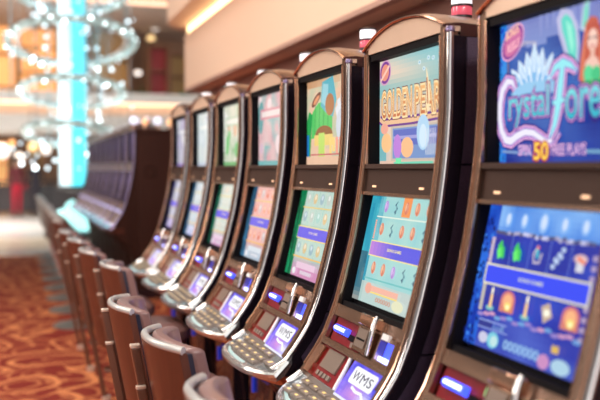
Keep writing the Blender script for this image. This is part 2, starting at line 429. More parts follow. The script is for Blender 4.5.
    # kick light strip under the deck and lower door
    q = MB(); q.box((-.030, -.20, .20), (.022, .20, .50), .004); qo = q.build('lower_door', M['gloss_black'], root)
    q = MB(); q.box((-.040, .10, .40), (-.030, .118, .47)); q.build('door_light', M['dim_blue'], qo, smooth=False)
    q = MB(); q.tube([(-.075, -.19, .560), (-.075, .19, .560)], .012, 8); q.build('kick_light', M['dim_blue'], root)

M['green'] = mat('green_label', (.3, .8, .3), .4)

# ---------------------------------------------------------------- pictures on the screens
def sym(a, kind, cu, cw, r, pal=0):
    """reel symbols"""
    if kind == 'leaf':
        a.line([(cu - r * .15, cw + r * 1.1), (cu - r * .3, cw + r * .5), (cu + r * .1, cw - r * .2), (cu + r * .45, cw - r * 1.0)], [r * .2, r * .7, r * .9, r * .25], (60, 200, 90))
        for k in range(3): a.ell(cu - r * .35 + .1 * r * k, cw - r * (.1 + .35 * k), r * .35, r * .3, (100, 235, 110), .5)
    elif kind == 'candle':
        a.ell(cu, cw - r * 1.05, r * .55, r * .3, (120, 190, 190)); a.rect(cu - r * .2, cw - r, cu + r * .2, cw + r * .45, (235, 170, 110)); a.rect(cu - r * .07, cw - r, cu + r * .12, cw + r * .45, (255, 226, 170), True)
        a.ell(cu, cw + r * .85, r * .16, r * .42, (255, 246, 225))
    elif kind == 'arch':
        a.ell(cu, cw + r * .2, r * .95, r * 1.05, (214, 120, 120)); a.rect(cu - r * .95, cw - r * 1.1, cu + r * .95, cw + r * .2, (214, 130, 110), False)
        a.ell(cu, cw + r * .1, r * .62, r * .8, (245, 180, 130)); a.ell(cu + r * .1, cw - r * .45, r * .42, r * .45, (255, 225, 120)); a.ell(cu + r * .1, cw - r * .5, r * .22, r * .22, (255, 250, 200))
    elif kind == 'card':
        a.poly([(cu - r * .75, cw + r * .5), (cu + r * .15, cw + r * 1.05), (cu + r * .7, cw - r * .3), (cu - r * .2, cw - r * 1.1)], (200, 175, 150)); a.ell(cu, cw, r * .38, r * .38, (250, 246, 226))
    elif kind == 'hook':
        a.line([(cu, cw + r * 1.1), (cu - r * .5, cw + r * .1), (cu - r * .3, cw - r * .9), (cu + r * .45, cw - r * .8), (cu + r * .6, cw + r * .3)], r * .22, (200, 190, 200)); a.line([(cu - r * .1, cw + r * .9), (cu + .1 * r, cw - r * .3)], r * .3, (90, 200, 210)); a.ell(cu, cw + r * .9, r * .2, r * .2, (240, 120, 110))
    elif kind == 'frost':
        for k in range(6): a.ell(cu + r * (-.45 + .2 * k), cw + r * (-.7 + .3 * k) + (r * .25 if k % 2 else -r * .25), r * .28, r * .3, (185, 205, 235))
    elif kind == 'mush':
        a.rect(cu - r * .4, cw - r * 1.05, cu + r * .5, cw + r * .2, (215, 215, 225)); a.ell(cu, cw + r * .35, r * .8, r * .5, (225, 190, 190)); a.line([(cu - r * .4, cw + r * .5), (cu + r * .6, cw - r * .1)], r * .3, (235, 130, 100))
    elif kind == 'ghost':
        a.ell(cu, cw, r * .55, r * 1.0, (140, 185, 240)); a.ell(cu, cw + r * .1, r * .3, r * .7, (205, 222, 250))
    elif kind == 'shell':
        a.ell(cu, cw, r * .62, r * 1.15, pal[0]); a.ell(cu - r * .1, cw + r * .2, r * .36, r * .7, pal[1]); a.line([(cu, cw - r), (cu + r * .1, cw + r)], r * .12, pal[2])
    elif kind == 'weed':
        a.line([(cu - r * .2, cw - r), (cu + r * .25, cw - .2 * r), (cu - r * .25, cw + r * .4), (cu + r * .2, cw + r)], [r * .5, r * .3, r * .35, r * .1], pal[0]); a.line([(cu + r * .2, cw - r * .9), (cu - r * .1, cw + r * .3)], r * .16, pal[1])

def forest_top(root):
    a = art_top(); nz = smoothnoise(1); n2 = smoothnoise(2)
    def bg(u, w):
        c = mixc((16, 36, 125), (46, 100, 188), nz(u, w) * .8 + .15 * (w < .5)); c = mixc(c, (44, 42, 140), max(0, .5 - w) * .8)
        if w > .80 + .06 * n2(u * 1, .3) - .06 * u: c = mixc(c, (150, 150, 205), .75)
        if u < .07: c = mixc((30, 90, 205), (50, 150, 230), nz(w, u * 9))
        return mixc(c, (150, 200, 245), max(0, .55 - math.hypot((u - .33) * 1.2, w - .52)) * .9)
    a.grad(0, 0, 1, 1, bg, 30, 26)
    R = random.Random(3)
    for k in range(26): a.ell(.01 + .05 * R.random(), k / 26, .016, .02, (20 + R.randint(0, 30), 70 + R.randint(0, 60), 190), R.random(), 8)
    for k in range(9): a.line([(.16 + .02 * k, .83 - .004 * k), (.165 + .02 * k, .79 - .03 * R.random())], .012, (185, 180, 200))
    for k in range(7): a.line([(.36 + .05 * k, 1.0), (.365 + .05 * k, .87 - .05 * R.random())], [.03, .008], (140, 150, 205))
    # lotus of crystal
    for cu, cw, ang, L, wd in ((.165, .57, .55, .17, .062), (.475, .57, -.55, .19, .062), (.220, .595, .34, .21, .066), (.425, .595, -.34, .22, .066), (.270, .62, .14, .24, .068), (.37, .62, -.12, .25, .068), (.320, .64, 0, .29, .078)):
        dx = -math.sin(ang) * L * .5; dy = math.cos(ang) * L * .5
        pts = [(cu - dx * 1.0, cw - dy), (cu - dx * .3, cw - dy * .3), (cu + dx * .4, cw + dy * .4), (cu + dx, cw + dy)]
        a.line(pts, [wd * .6, wd, wd * .8, .006], (225, 240, 252)); a.line(pts, [wd * .3, wd * .6, wd * .42, .002], (130, 185, 232)); a.line(pts[1:], [wd * .2, wd * .2, .002], (236, 246, 255))
    a.line([(.13, .47), (.25, .50), (.40, .50), (.52, .47)], .05, (150, 200, 235))
    # oval badge on a post
    a.line([(.095, .75), (.10, .50)], .014, (110, 100, 130))
    a.ell(.135, .825, .112, .100, (238, 170, 205), .62); a.ell(.135, .825, .102, .090, (120, 60, 150), .62); a.ell(.135, .825, .088, .078, (205, 110, 160), .62)
    a.text('BONUS', .075, .845, .185, .905, (255, 205, 170), off=.02, warp=lambda t: .04 * t); a.text('REELS', .09, .755, .195, .81, (255, 190, 200), off=.02, warp=lambda t: .04 * t)
    # winged woman with long red hair
    a.poly([(.49, .90), (.53, .96), (.60, .93), (.645, .84), (.66, .72), (.65, .56), (.62, .52), (.575, .60), (.545, .70), (.51, .80)], (190, 190, 225))
    a.poly([(.525, .89), (.56, .92), (.60, .88), (.63, .80), (.64, .70), (.635, .60), (.615, .58), (.585, .66), (.56, .75), (.535, .82)], (96, 214, 196)); a.poly([(.56, .88), (.60, .84), (.62, .72), (.61, .66), (.585, .74)], (150, 238, 214))
    a.poly([(.66, .80), (.68, .93), (.71, 1.0), (.73, 1.0), (.72, .88), (.70, .78)], (180, 200, 222)); a.poly([(.68, .82), (.69, .92), (.715, .97), (.715, .88), (.70, .80)], (110, 214, 190))
    a.poly([(.80, .86), (.84, .95), (.93, .98), (.97, .90), (.95, .70), (.88, .60), (.82, .66)], (176, 190, 225)); a.poly([(.83, .84), (.87, .92), (.92, .94), (.94, .88), (.92, .72), (.87, .65), (.84, .70)], (100, 212, 196))
    a.poly([(.655, .50), (.665, .62), (.685, .74), (.70, .83), (.735, .865), (.775, .85), (.80, .78), (.815, .66), (.82, .50), (.78, .46), (.70, .46)], (198, 92, 70)); a.line([(.70, .80), (.685, .66), (.672, .50)], .012, (235, 140, 105)); a.line([(.795, .76), (.805, .62), (.80, .50)], .012, (226, 122, 92))
    a.poly([(.69, .46), (.70, .60), (.735, .63), (.775, .62), (.80, .57), (.80, .44)], (240, 196, 180)); a.ell(.748, .725, .036, .064, (244, 204, 188)); a.rect(.735, .62, .762, .68, (236, 188, 170))
    a.line([(.722, .735), (.742, .738)], .008, (90, 70, 90)); a.line([(.755, .738), (.775, .734)], .008, (90, 70, 90)); a.ell(.748, .69, .012, .008, (200, 80, 90)); a.line([(.705, .70), (.72, .80), (.752, .82), (.782, .79), (.79, .70)], .016, (186, 80, 62))
    a.ell(.722, .53, .032, .05, (90, 214, 150)); a.ell(.775, .52, .032, .05, (70, 196, 132)); a.rect(.69, .40, .81, .49, (60, 172, 96))
    # title
    def outl(pts, wd):
        for ww, col in ((wd + .034, (60, 36, 130)), (wd + .022, (236, 178, 230)), (wd, (150, 90, 190))):
            a.line(pts, [x for x in (ww if isinstance(ww, list) else [ww] * len(pts))], col)
    Cp = [(.165, .50), (.14, .555), (.095, .565), (.05, .51), (.03, .42), (.028, .32), (.045, .23), (.085, .165), (.13, .155), (.18, .185), (.25, .21), (.32, .20), (.38, .165), (.43, .135), (.48, .15), (.52, .20)]
    for dw, col in ((.052, (52, 34, 128)), (.034, (240, 180, 228)), (.016, (128, 78, 186)), (.0, (236, 232, 248))):
        ww = [.006, .026, .036, .040, .040, .038, .038, .040, .040, .036, .032, .030, .028, .026, .018, .006]
        a.line(Cp, [x + dw for x in ww], col)
    Fp = [(.455, .545), (.49, .60), (.545, .625), (.60, .60), (.645, .56)]
    Fs = [(.545, .60), (.53, .48), (.515, .36), (.49, .24), (.455, .16)]
    for dw, col in ((.052, (52, 34, 128)), (.034, (240, 180, 228)), (.014, (150, 96, 196)), (.0, (150, 232, 240))):
        a.line(Fp, [x + dw for x in (.010, .030, .036, .026, .006)], col); a.line(Fs, [x + dw for x in (.03, .044, .042, .030, .010)], col); a.line([(.475, .38), (.585, .395)], .020 + dw, col)
    for st, u0, w0, u1, w1 in (('rystal', .115, .245, .445, .505), ('orest', .572, .27, .94, .485)):
        a.text(st, u0, w0, u1, w1, (44, 28, 120), off=.075); a.text(st, u0, w0, u1, w1, (232, 160, 222), off=.05); a.text(st, u0, w0, u1, w1, (84, 44, 150), off=.028)
        a.text(st, u0, w0, u1, w1, (0, 0, 0), off=.005, fn=lambda b: mixc((40, 175, 195), (150, 235, 235), b))
    a.line([(.06, .085), (.20, .075), (.35, .055)], .014, (120, 150, 200)); a.line([(.72, .07), (.95, .06)], .014, (120, 170, 200))
    a.text('SPIN', .205, .055, .305, .125, (120, 60, 170), off=.05); a.text('SPIN', .205, .055, .305, .125, (250, 206, 238), off=.005)
    a.text('50', .335, .025, .445, .135, (190, 40, 30), off=.09); a.text('50', .335, .025, .445, .135, (255, 214, 90), off=.02)
    a.text('FREE PLAYS', .475, .05, .72, .12, (110, 44, 150), off=.05); a.text('FREE PLAYS', .475, .05, .72, .12, (250, 206, 238), off=.005)
    a.build('upper_screen', root)

def forest_main(root):
    a = art_main(); nz = smoothnoise(11)
    def bg(u, w):
        c = mixc((26, 36, 150), (40, 72, 196), nz(u, w))
        if w > .80: c = mixc((60, 120, 215), (130, 180, 240), nz(u, w) + (w - .8))
        if w < .22: c = mixc((36, 46, 160), (74, 96, 196), nz(u, w))
        if u < .12: c = mixc((16, 50, 165), (50, 120, 230), nz(w, u * 6))
        return c
    a.grad(0, 0, 1, 1, bg, 26, 26)
    R = random.Random(9)
    for k in range(70): a.ell(.01 + .10 * R.random(), R.random() * .9, .010, .016, R.choice([(10, 24, 90), (60, 130, 230), (20, 50, 150), (14, 30, 110)]), R.random(), 6)
    for i, (u, k) in enumerate(((.21, 'ghost'), (.345, 'ghost'), (.50, 'ghost'), (.655, 'ghost'), (.80, 'ghost'))): sym(a, k, u, .895, .052 + (.015 if i == 2 else 0))
    for k in range(30): a.ell(.14 + .76 * k / 30, .795 + .015 * R.random(), .018, .014, R.choice([(170, 165, 195), (80, 80, 120), (200, 200, 230)]), 0, 8)
    for k in range(1, 5): a.line([(.13 + .153 * k, .79), (.13 + .153 * k, .58)], .004, (110, 140, 225)); a.line([(.13 + .153 * k, .45), (.13 + .153 * k, .24)], .004, (60, 60, 160))
    for u, k in ((.205, 'leaf'), (.345, 'leaf'), (.50, 'hook'), (.655, 'frost'), (.81, 'mush')): sym(a, k, u, .685, .056)
    for u, k in ((.205, 'candle'), (.345, 'arch'), (.50, 'candle'), (.655, 'card'), (.82, 'arch')): sym(a, k, u, .345, .062)
    for k in range(9): a.ell(.125, .56 + .024 * k, .018, .012, (205, 185, 200), 0, 8); a.ell(.125, .26 + .021 * k, .018, .011, (200, 190, 170), 0, 8); a.ell(.905, .24 + .06 * k, .016, .02, (180, 160, 190), 0, 8)
    a.rect(.105, .435, .915, .580, (232, 226, 190)); a.rect(.116, .448, .904, .567, (54, 74, 240))
    a.text('BONUS GAMES', .40, .498, .59, .522, (205, 210, 200), off=.03)
    for k in range(16): a.ell(.14 + .05 * k, .225 + .010 * (k % 3), .03, .014, R.choice([(150, 130, 200), (200, 150, 190), (110, 160, 215)]), 0, 8)
    a.rect(.14, .145, .26, .185, (40, 50, 140)); a.line([(.14, .19), (.38, .19)], .006, (150, 170, 230)); a.line([(.14, .14), (.40, .14)], .006, (140, 160, 220))
    a.text('2 x 50', .27, .15, .36, .178, (160, 210, 230)); 
    a.ell(.205, .075, .040, .038, (200, 200, 225)); a.ell(.29, .075, .05, .055, (120, 200, 220)); a.ell(.30, .07, .03, .035, (190, 225, 225))
    a.text('0000000', .385, .045, .66, .105, (140, 180, 225), off=.04)
    a.rect(.74, .125, .79, .17, (220, 180, 90)); a.ell(.70, .055, .042, .046, (200, 140, 190)); a.ell(.82, .055, .065, .046, (170, 205, 225))
    a.build('main_screen', root)

def pearl_top(root):
    a = art_top(); nz = smoothnoise(21)
    def bg(u, w):
        c = mixc((120, 190, 200), (235, 205, 180), .5 + .5 * math.sin((w + u * .35) * 9)) if w > .6 else mixc((205, 190, 185), (240, 200, 160), nz(u, w))
        c = mixc(c, (60, 165, 180), max(0, .6 - abs(w - .68) * 4)); 
        if u < .10 and w < .4: c = (90, 170, 180)
        return mixc(c, (215, 215, 205), .25)
    a.grad(0, 0, 1, 1, bg, 26, 26)
    a.ell(.095, .845, .095, .115, (210, 160, 190), .3); a.ell(.095, .845, .08, .10, (130, 70, 150), .3); a.ell(.095, .845, .062, .075, (235, 150, 130), .3); a.line([(.03, .78), (.16, .90)], .02, (250, 200, 180))
    for k, (u, w) in enumerate(((.60, .86), (.66, .80), (.78, .87), (.86, .84), (.90, .90), (.72, .88))): a.ell(u, w, .018, .018, (220, 235, 240)); a.ell(u, w, .010, .010, (140, 190, 210))
    for dw, col in ((.03, (110, 60, 140)), (.0, (235, 190, 150))): a.line([(.02, .42), (.08, .385), (.5, .385), (.92, .405), (.97, .44)], .028 + dw, col)
    for st, u0, u1 in (('GOLDEN', .045, .50), ('PEARL', .545, .955)):
        a.text(st, u0, .425, u1, .665, (120, 60, 60), off=.075); a.text(st, u0, .425, u1, .665, (250, 222, 170), off=.05)
        a.text(st, u0, .425, u1, .665, (0, 0, 0), off=-.004, fn=lambda b: mixc((196, 110, 70), (240, 186, 120), b))
    a.line([(.70, .80), (.715, .68), (.72, .60), (.72, .44)], [.004, .03, .05, .03], (250, 225, 180)); a.line([(.705, .72), (.72, .50)], .014, (190, 110, 70))
    a.rect(.20, .03, .88, .345, (200, 185, 170)); a.rect(.225, .055, .855, .325, (120, 150, 200)); a.rect(.24, .17, .84, .31, (95, 110, 190)); a.line([(.24, .24), (.84, .24)], .02, (160, 160, 215))
    a.ell(.66, .27, .085, .15, (176, 212, 238)); a.ell(.66, .24, .05, .10, (208, 230, 248)); a.ell(.44, .15, .09, .09, (250, 190, 140)); a.ell(.30, .16, .06, .11, (190, 130, 215)); a.ell(.13, .20, .08, .09, (245, 195, 140)); a.ell(.10, .33, .06, .05, (240, 170, 150))  # first two pale blue ellipses are a reflection painted into the picture
    for k in range(7): a.line([(.70 + .02 * k, .08), (.70 + .02 * k, .30)], .006, (225, 225, 225))
    a.rect(.03, .0, .97, .035, (225, 190, 170)); a.line([(.25, .015), (.8, .02)], .014, (120, 210, 180)); a.rect(.28, .0, .36, .06, (120, 230, 170))
    a.build('upper_screen', root)

def pearl_main(root):
    a = art_main(); nz = smoothnoise(31)
    def bg(u, w):
        c = mixc((120, 200, 205), (160, 215, 205), nz(u, w))
        if u < .22 - .06 * (w < .5): c = mixc((20, 130, 165), (70, 185, 200), nz(w, u * 3) )
        if w < .2: c = mixc(mixc(c, (205, 195, 185), .8), (170, 205, 200), nz(u, w))
        if u < .10 and w < .45: c = mixc((170, 160, 150), (10, 90, 120), nz(w, u))
        return mixc(c, (196, 214, 214), .34 if u > .17 else .05)
    a.grad(0, 0, 1, 1, bg, 26, 26)
    sh = ((225, 140, 110), (240, 185, 150), (180, 90, 80)); vi = ((185, 150, 215), (215, 185, 235), (150, 110, 190)); gr = ((70, 110, 130), (130, 180, 185), 0)
    a.rect(.50, .82, .62, 1.0, (240, 150, 90))
    for row, w, kinds in ((0, .90, 'vwsss'), (1, .69, 'swssw'), (2, .33, 'ssvww')):
        for i, k in enumerate(kinds):
            u = .26 + .15 * i
            if k == 's': sym(a, 'shell', u, w, .05, sh)
            elif k == 'v': sym(a, 'shell', u, w, .048, vi)
            else: sym(a, 'weed', u, w, .055, gr)
    a.line([(.16, .80), (.93, .805)], .008, (225, 235, 220)); a.line([(.16, .225), (.93, .235)], .010, (110, 190, 190))
    a.rect(.15, .432, .93, .578, (245, 225, 140)); a.grad(.155, .442, .93, .568, lambda u, w: mixc((190, 130, 215), (92, 92, 222), u * 2), 14, 1); a.text('BONUS GAMES', .42, .50, .62, .525, (240, 225, 150), off=.03)
    for k in range(9): a.ell(.17, .60 + .02 * k, .014, .010, (230, 170, 150), 0, 8)
    a.rect(.30, .12, .70, .17, (240, 180, 160)); a.line([(.30, .11), (.7, .11)], .01, (245, 215, 120)); a.ell(.26, .14, .05, .05, (235, 170, 150)); a.ell(.72, .06, .08, .05, (225, 225, 190)); a.text('000000', .40, .04, .62, .08, (200, 150, 130), off=.03)
    a.build('main_screen', root)

def generic_top(root, seed, pal, figure=False, pal2=None):
    a = art_top(); nz = smoothnoise(seed); n2 = smoothnoise(seed + 50); R = random.Random(seed)
    def bg(u, w):
        t = nz(u, w) * .7 + n2(w, u) * .5; c = mixc(pal[0], pal[1], t); return mixc(c, pal[2], max(0, n2(u, w) - .5) * 1.6)
    a.grad(0, 0, 1, 1, bg, 22, 22)
    if figure:
        a.grad(0, .88, 1, 1, lambda u, w: mixc((200, 150, 110), (215, 190, 160), u), 8, 1)
        a.poly([(.0, .0), (.08, .0), (.14, .58), (.06, .62), (.0, .50)], (40, 160, 80)); a.rect(.0, .0, .06, .35, (30, 120, 190))
        a.poly([(.12, .30), (.60, .38), (.62, .72), (.28, .70), (.14, .60)], (84, 196, 100)); 
        for k in range(4): a.line([(.2 + .1 * k, .35), (.22 + .1 * k, .68)], .012, (50, 150, 80))
        a.poly([(.34, .66), (.38, .92), (.62, .96), (.70, .70), (.62, .52), (.46, .58)], (90, 176, 190)); a.poly([(.36, .70), (.40, .90), (.52, .88), (.50, .62)], (150, 205, 215))
        a.ell(.55, .66, .10, .12, (176, 120, 80)); a.ell(.24, .74, .12, .05, (110, 60, 50), .4); a.ell(.24, .735, .08, .03, (225, 150, 110), .4)
        for k, (u, w) in enumerate(((.74, .50), (.82, .55), (.90, .56), (.70, .42))): a.line([(.84, .30), (u, w + .2)], [.10, .06], (222, 226, 232))
        a.ell(.82, .42, .13, .18, (206, 212, 220)); a.ell(.90, .93, .10, .10, (220, 140, 170)); a.ell(.42, .34, .20, .10, (150, 100, 60)); a.rect(.20, .22, .62, .34, (235, 205, 120)); a.rect(.30, .08, .44, .36, (190, 220, 110))
        for k in range(5): a.rect(.55 + .07 * k, .12 + .03 * (k % 2), .60 + .07 * k, .30, R.choice([(240, 160, 140), (245, 210, 130), (200, 150, 200)]))
        a.rect(.0, .0, 1, .10, (230, 190, 160)); a.line([(.1, .12), (.95, .12)], .012, (200, 110, 110))
    else:
        for k in range(9):
            u, w = R.random(), .15 + .7 * R.random(); a.ell(u, w, .05 + .08 * R.random(), .06 + .08 * R.random(), mixc(R.choice(pal2 or pal), (255, 255, 255), .15), R.random() * 3)
        a.line([(.08, .70), (.9, .70)], .10, pal[0]); a.line([(.12, .70), (.86, .70)], .055, mixc(pal[1], (255, 255, 255), .3))
        a.rect(0, 0, 1, .07, pal[2])
    a.build('upper_screen', root)

def generic_main(root, seed, pal, left, reel, low):
    a = art_main(); nz = smoothnoise(seed); R = random.Random(seed)
    a.grad(0, 0, 1, 1, lambda u, w: mixc(mixc(pal[0], pal[1], nz(u, w)), low, max(0, (.24 - w) * 6)), 20, 20)
    a.grad(0, 0, .16, 1, lambda u, w: mixc(left, mixc(left, (0, 0, 0), .6), nz(w, u)), 4, 14)
    for w in (.90, .69, .33):
        for i in range(5):
            c = R.choice(reel); u = .24 + .155 * i
            a.rect(u - .066, w - .09, u + .066, w + .09, mixc(pal[0], (245, 235, 225), .35)); a.ell(u, w, .045, .062, c, R.random(), 12); a.ell(u, w + .02, .022, .03, mixc(c, (255, 255, 255), .5), 0, 8)
    a.line([(.16, .797), (.93, .80)], .010, (225, 200, 120)); a.rect(.15, .43, .93, .58, (240, 215, 130)); a.rect(.155, .443, .925, .567, (98, 92, 225)); a.text('BONUS GAMES', .42, .50, .62, .525, (225, 210, 200), off=.03)
    a.line([(.16, .225), (.93, .228)], .012, (235, 190, 110)); a.rect(.28, .10, .72, .17, mixc(low, (255, 255, 255), .5)); a.ell(.25, .06, .04, .04, (230, 230, 235)); a.text('000000', .40, .04, .66, .08, (220, 220, 225), off=.03)
    a.build('main_screen', root)

# ---------------------------------------------------------------- the near row
ROWX = 1.074; Y0 = 1.59; STEP = .72
labels = [
 'slot machine nearest the camera, its blue screens lit with a winged red-haired woman',
 'second slot machine from the camera, gold title letters above pale turquoise reels',
 'third slot machine from the camera, upper screen with green and blue painted figures',
 'fourth slot machine from the camera, rosy screens with salmon reels around a violet bar',
 'fifth slot machine from the camera, pale green picture above a mint reel screen',
 'sixth slot machine from the camera, washed-out pale blue screens',
 'farthest slot machine of the near row, greyish lilac screens beside the dark bank end']
proto = thing('slot_machine', labels[0], 'slot machine', (ROWX, Y0, 0), 0, 'slot machines in the near row')
dp = machine_common(proto); machine_detail(proto, dp)
machines = [proto]
for i in range(1, 7):
    c = copy_tree(proto); c.location = (ROWX, Y0 + STEP * i, 0); c['label'] = labels[i]; machines.append(c)
forest_top(machines[0]); forest_main(machines[0])
pearl_top(machines[1]); pearl_main(machines[1])
generic_top(machines[2], 41, ((225, 180, 150), (235, 200, 170), (150, 200, 170)), True)
generic_main(machines[2], 42, ((150, 195, 185), (205, 210, 190)), (20, 150, 95), ((190, 200, 190), (150, 180, 190), (215, 190, 140), (160, 205, 195)), (205, 140, 180))
generic_top(machines[3], 43, ((215, 150, 160), (225, 205, 200), (120, 180, 180)), False, ((235, 210, 210), (205, 170, 190), (90, 150, 150)))
generic_main(machines[3], 44, ((220, 150, 145), (235, 185, 170)), (60, 120, 160), ((220, 120, 100), (235, 160, 130), (205, 190, 190)), (175, 190, 205))
generic_top(machines[4], 45, ((190, 205, 180), (225, 220, 205), (120, 180, 120)), False, ((110, 190, 110), (220, 170, 130), (225, 225, 215)))
generic_main(machines[4], 46, ((185, 205, 195), (215, 215, 200)), (30, 130, 100), ((200, 200, 190), (170, 190, 190), (215, 200, 180)), (200, 150, 190))
generic_top(machines[5], 47, ((200, 215, 215), (220, 225, 220), (190, 200, 215)), False, ((215, 225, 225), (190, 205, 215)))
generic_main(machines[5], 48, ((170, 195, 205), (210, 215, 215)), (60, 110, 150), ((200, 205, 205), (190, 200, 215)), (160, 170, 215))
generic_top(machines[6], 49, ((170, 170, 190), (205, 205, 210), (150, 130, 190)), False, ((180, 170, 210), (210, 210, 215)))
generic_main(machines[6], 50, ((150, 160, 185), (195, 200, 205)), (90, 80, 140), ((190, 190, 205), (180, 180, 210)), (150, 130, 200))

# ---------------------------------------------------------------- far bank
def dark_main(root, art, name, seed, w0):
    a = art; nz = smoothnoise(seed)
    a.grad(0, 0, 1, 1, lambda u, w: mixc((48, 34, 60), (150, 138, 190), nz(u, w) * (.4 + .6 * w)), 8, 10)
    for k in range(6): a.ell(.12 + .15 * k, w0, .05, .06, (110, 90, 120), 0, 8)
    a.build(name, root)
BY = 9.95; BX = 1.25
ords = ['nearest', 'second', 'third', 'fourth', 'fifth', 'sixth', 'seventh', 'eighth', 'farthest']
def blabel(i):
    return ('nearest machine of the far dark bank, violet edge beside the blank brown end' if i == 0 else
            'farthest machine of the far dark bank, next to the glowing blue column' if i == 8 else
            ords[i] + ' machine counted from the near end of the far dark bank')
far = thing('slot_machine', blabel(0), 'slot machine', (BX, BY, 0), 0, 'slot machines in the far dark bank')
machine_common(far, detail=False, bodymat='dkwood')
r = MB(); slab(r, -.246, .246, .80, 1.012, -.05, -.004, 6); r.build('belly_panel', M['far_bronze'], far)
r = MB(); r.tube([S(-.2 + .4 * i / 8, .92, .006) for i in range(9)], .012, 8); r.build('belly_light', mat('soft_violet_light', (.4, .4, .7), .3, emit=(.55, .52, .95), es=.9), far)
dark_main(far, art_top(), 'upper_screen', 61, .3); dark_main(far, art_main(), 'main_screen', 62, .6)
far.scale = (1, 1, 1.035)
for i in range(1, 9):
    c = copy_tree(far); c.scale = (1, 1, 1.035); c.location = (BX, BY + STEP * i, 0); c['label'] = blabel(i)

# brown end cabinet closing the far bank
end = thing('end_cabinet', 'tall dark brown end cabinet closing the far bank, lamps on its top', 'cabinet', (BX, BY - .31, 0))
b = MB(); b.box((.03, -.06, 0), (.92, .0, 1.84), .012); eb = b.build('end_panel', M['dkwood'], end)
b = MB(); b.box((.0, -.075, 1.83), (.94, .005, 1.87), .008); b.build('top_moulding', M['dkwood'], end)
b = MB(); b.box((.02, -.07, 0), (.93, .0, .10), .006); b.build('plinth', M['gloss_black'], end)
b = MB()
b.tube([(.16 + .06 * math.cos(2 * PI * k / 20), -.066, 1.40 + .06 * math.sin(2 * PI * k / 20)) for k in range(21)], .006, 6); b.build('round_emblem', M['dkwood'], end)
globe_w = mat('white_blue_globe', (.8, .85, 1), .3, emit=(.72, .78, 1.), es=.95)
globe_o = mat('amber_globe', (1, .6, .3), .3, emit=(1., .55, .28), es=.7)
for k, (xx, nm, lb, gm, r) in enumerate(((.02, 'globe_lamp', 'left white-blue globe lamp on top of the dark brown end cabinet', globe_w, .045), (.14, 'globe_lamp', 'left small amber lamp on top of the dark brown end cabinet', globe_o, .030), (.28, 'globe_lamp', 'right white-blue globe lamp on top of the dark brown end cabinet', globe_w, .045), (.41, 'globe_lamp', 'right small amber lamp on top of the dark brown end cabinet', globe_o, .030))):
    g = thing(nm, lb, 'lamp', (BX + xx - .025, BY - .34, 1.87), 0, 'globe lamps on the end cabinet')
    m = MB(); m.lathe([(.03, 0), (.03, .01), (.012, .016), (.012, .05)], n=14); m.build('lamp_base', M['copper'], g)
    m = MB(); m.ball((0, 0, .045 + r), r, 16, 10, 1.0 if gm is globe_w else 1.5); m.build('globe', gm, g)

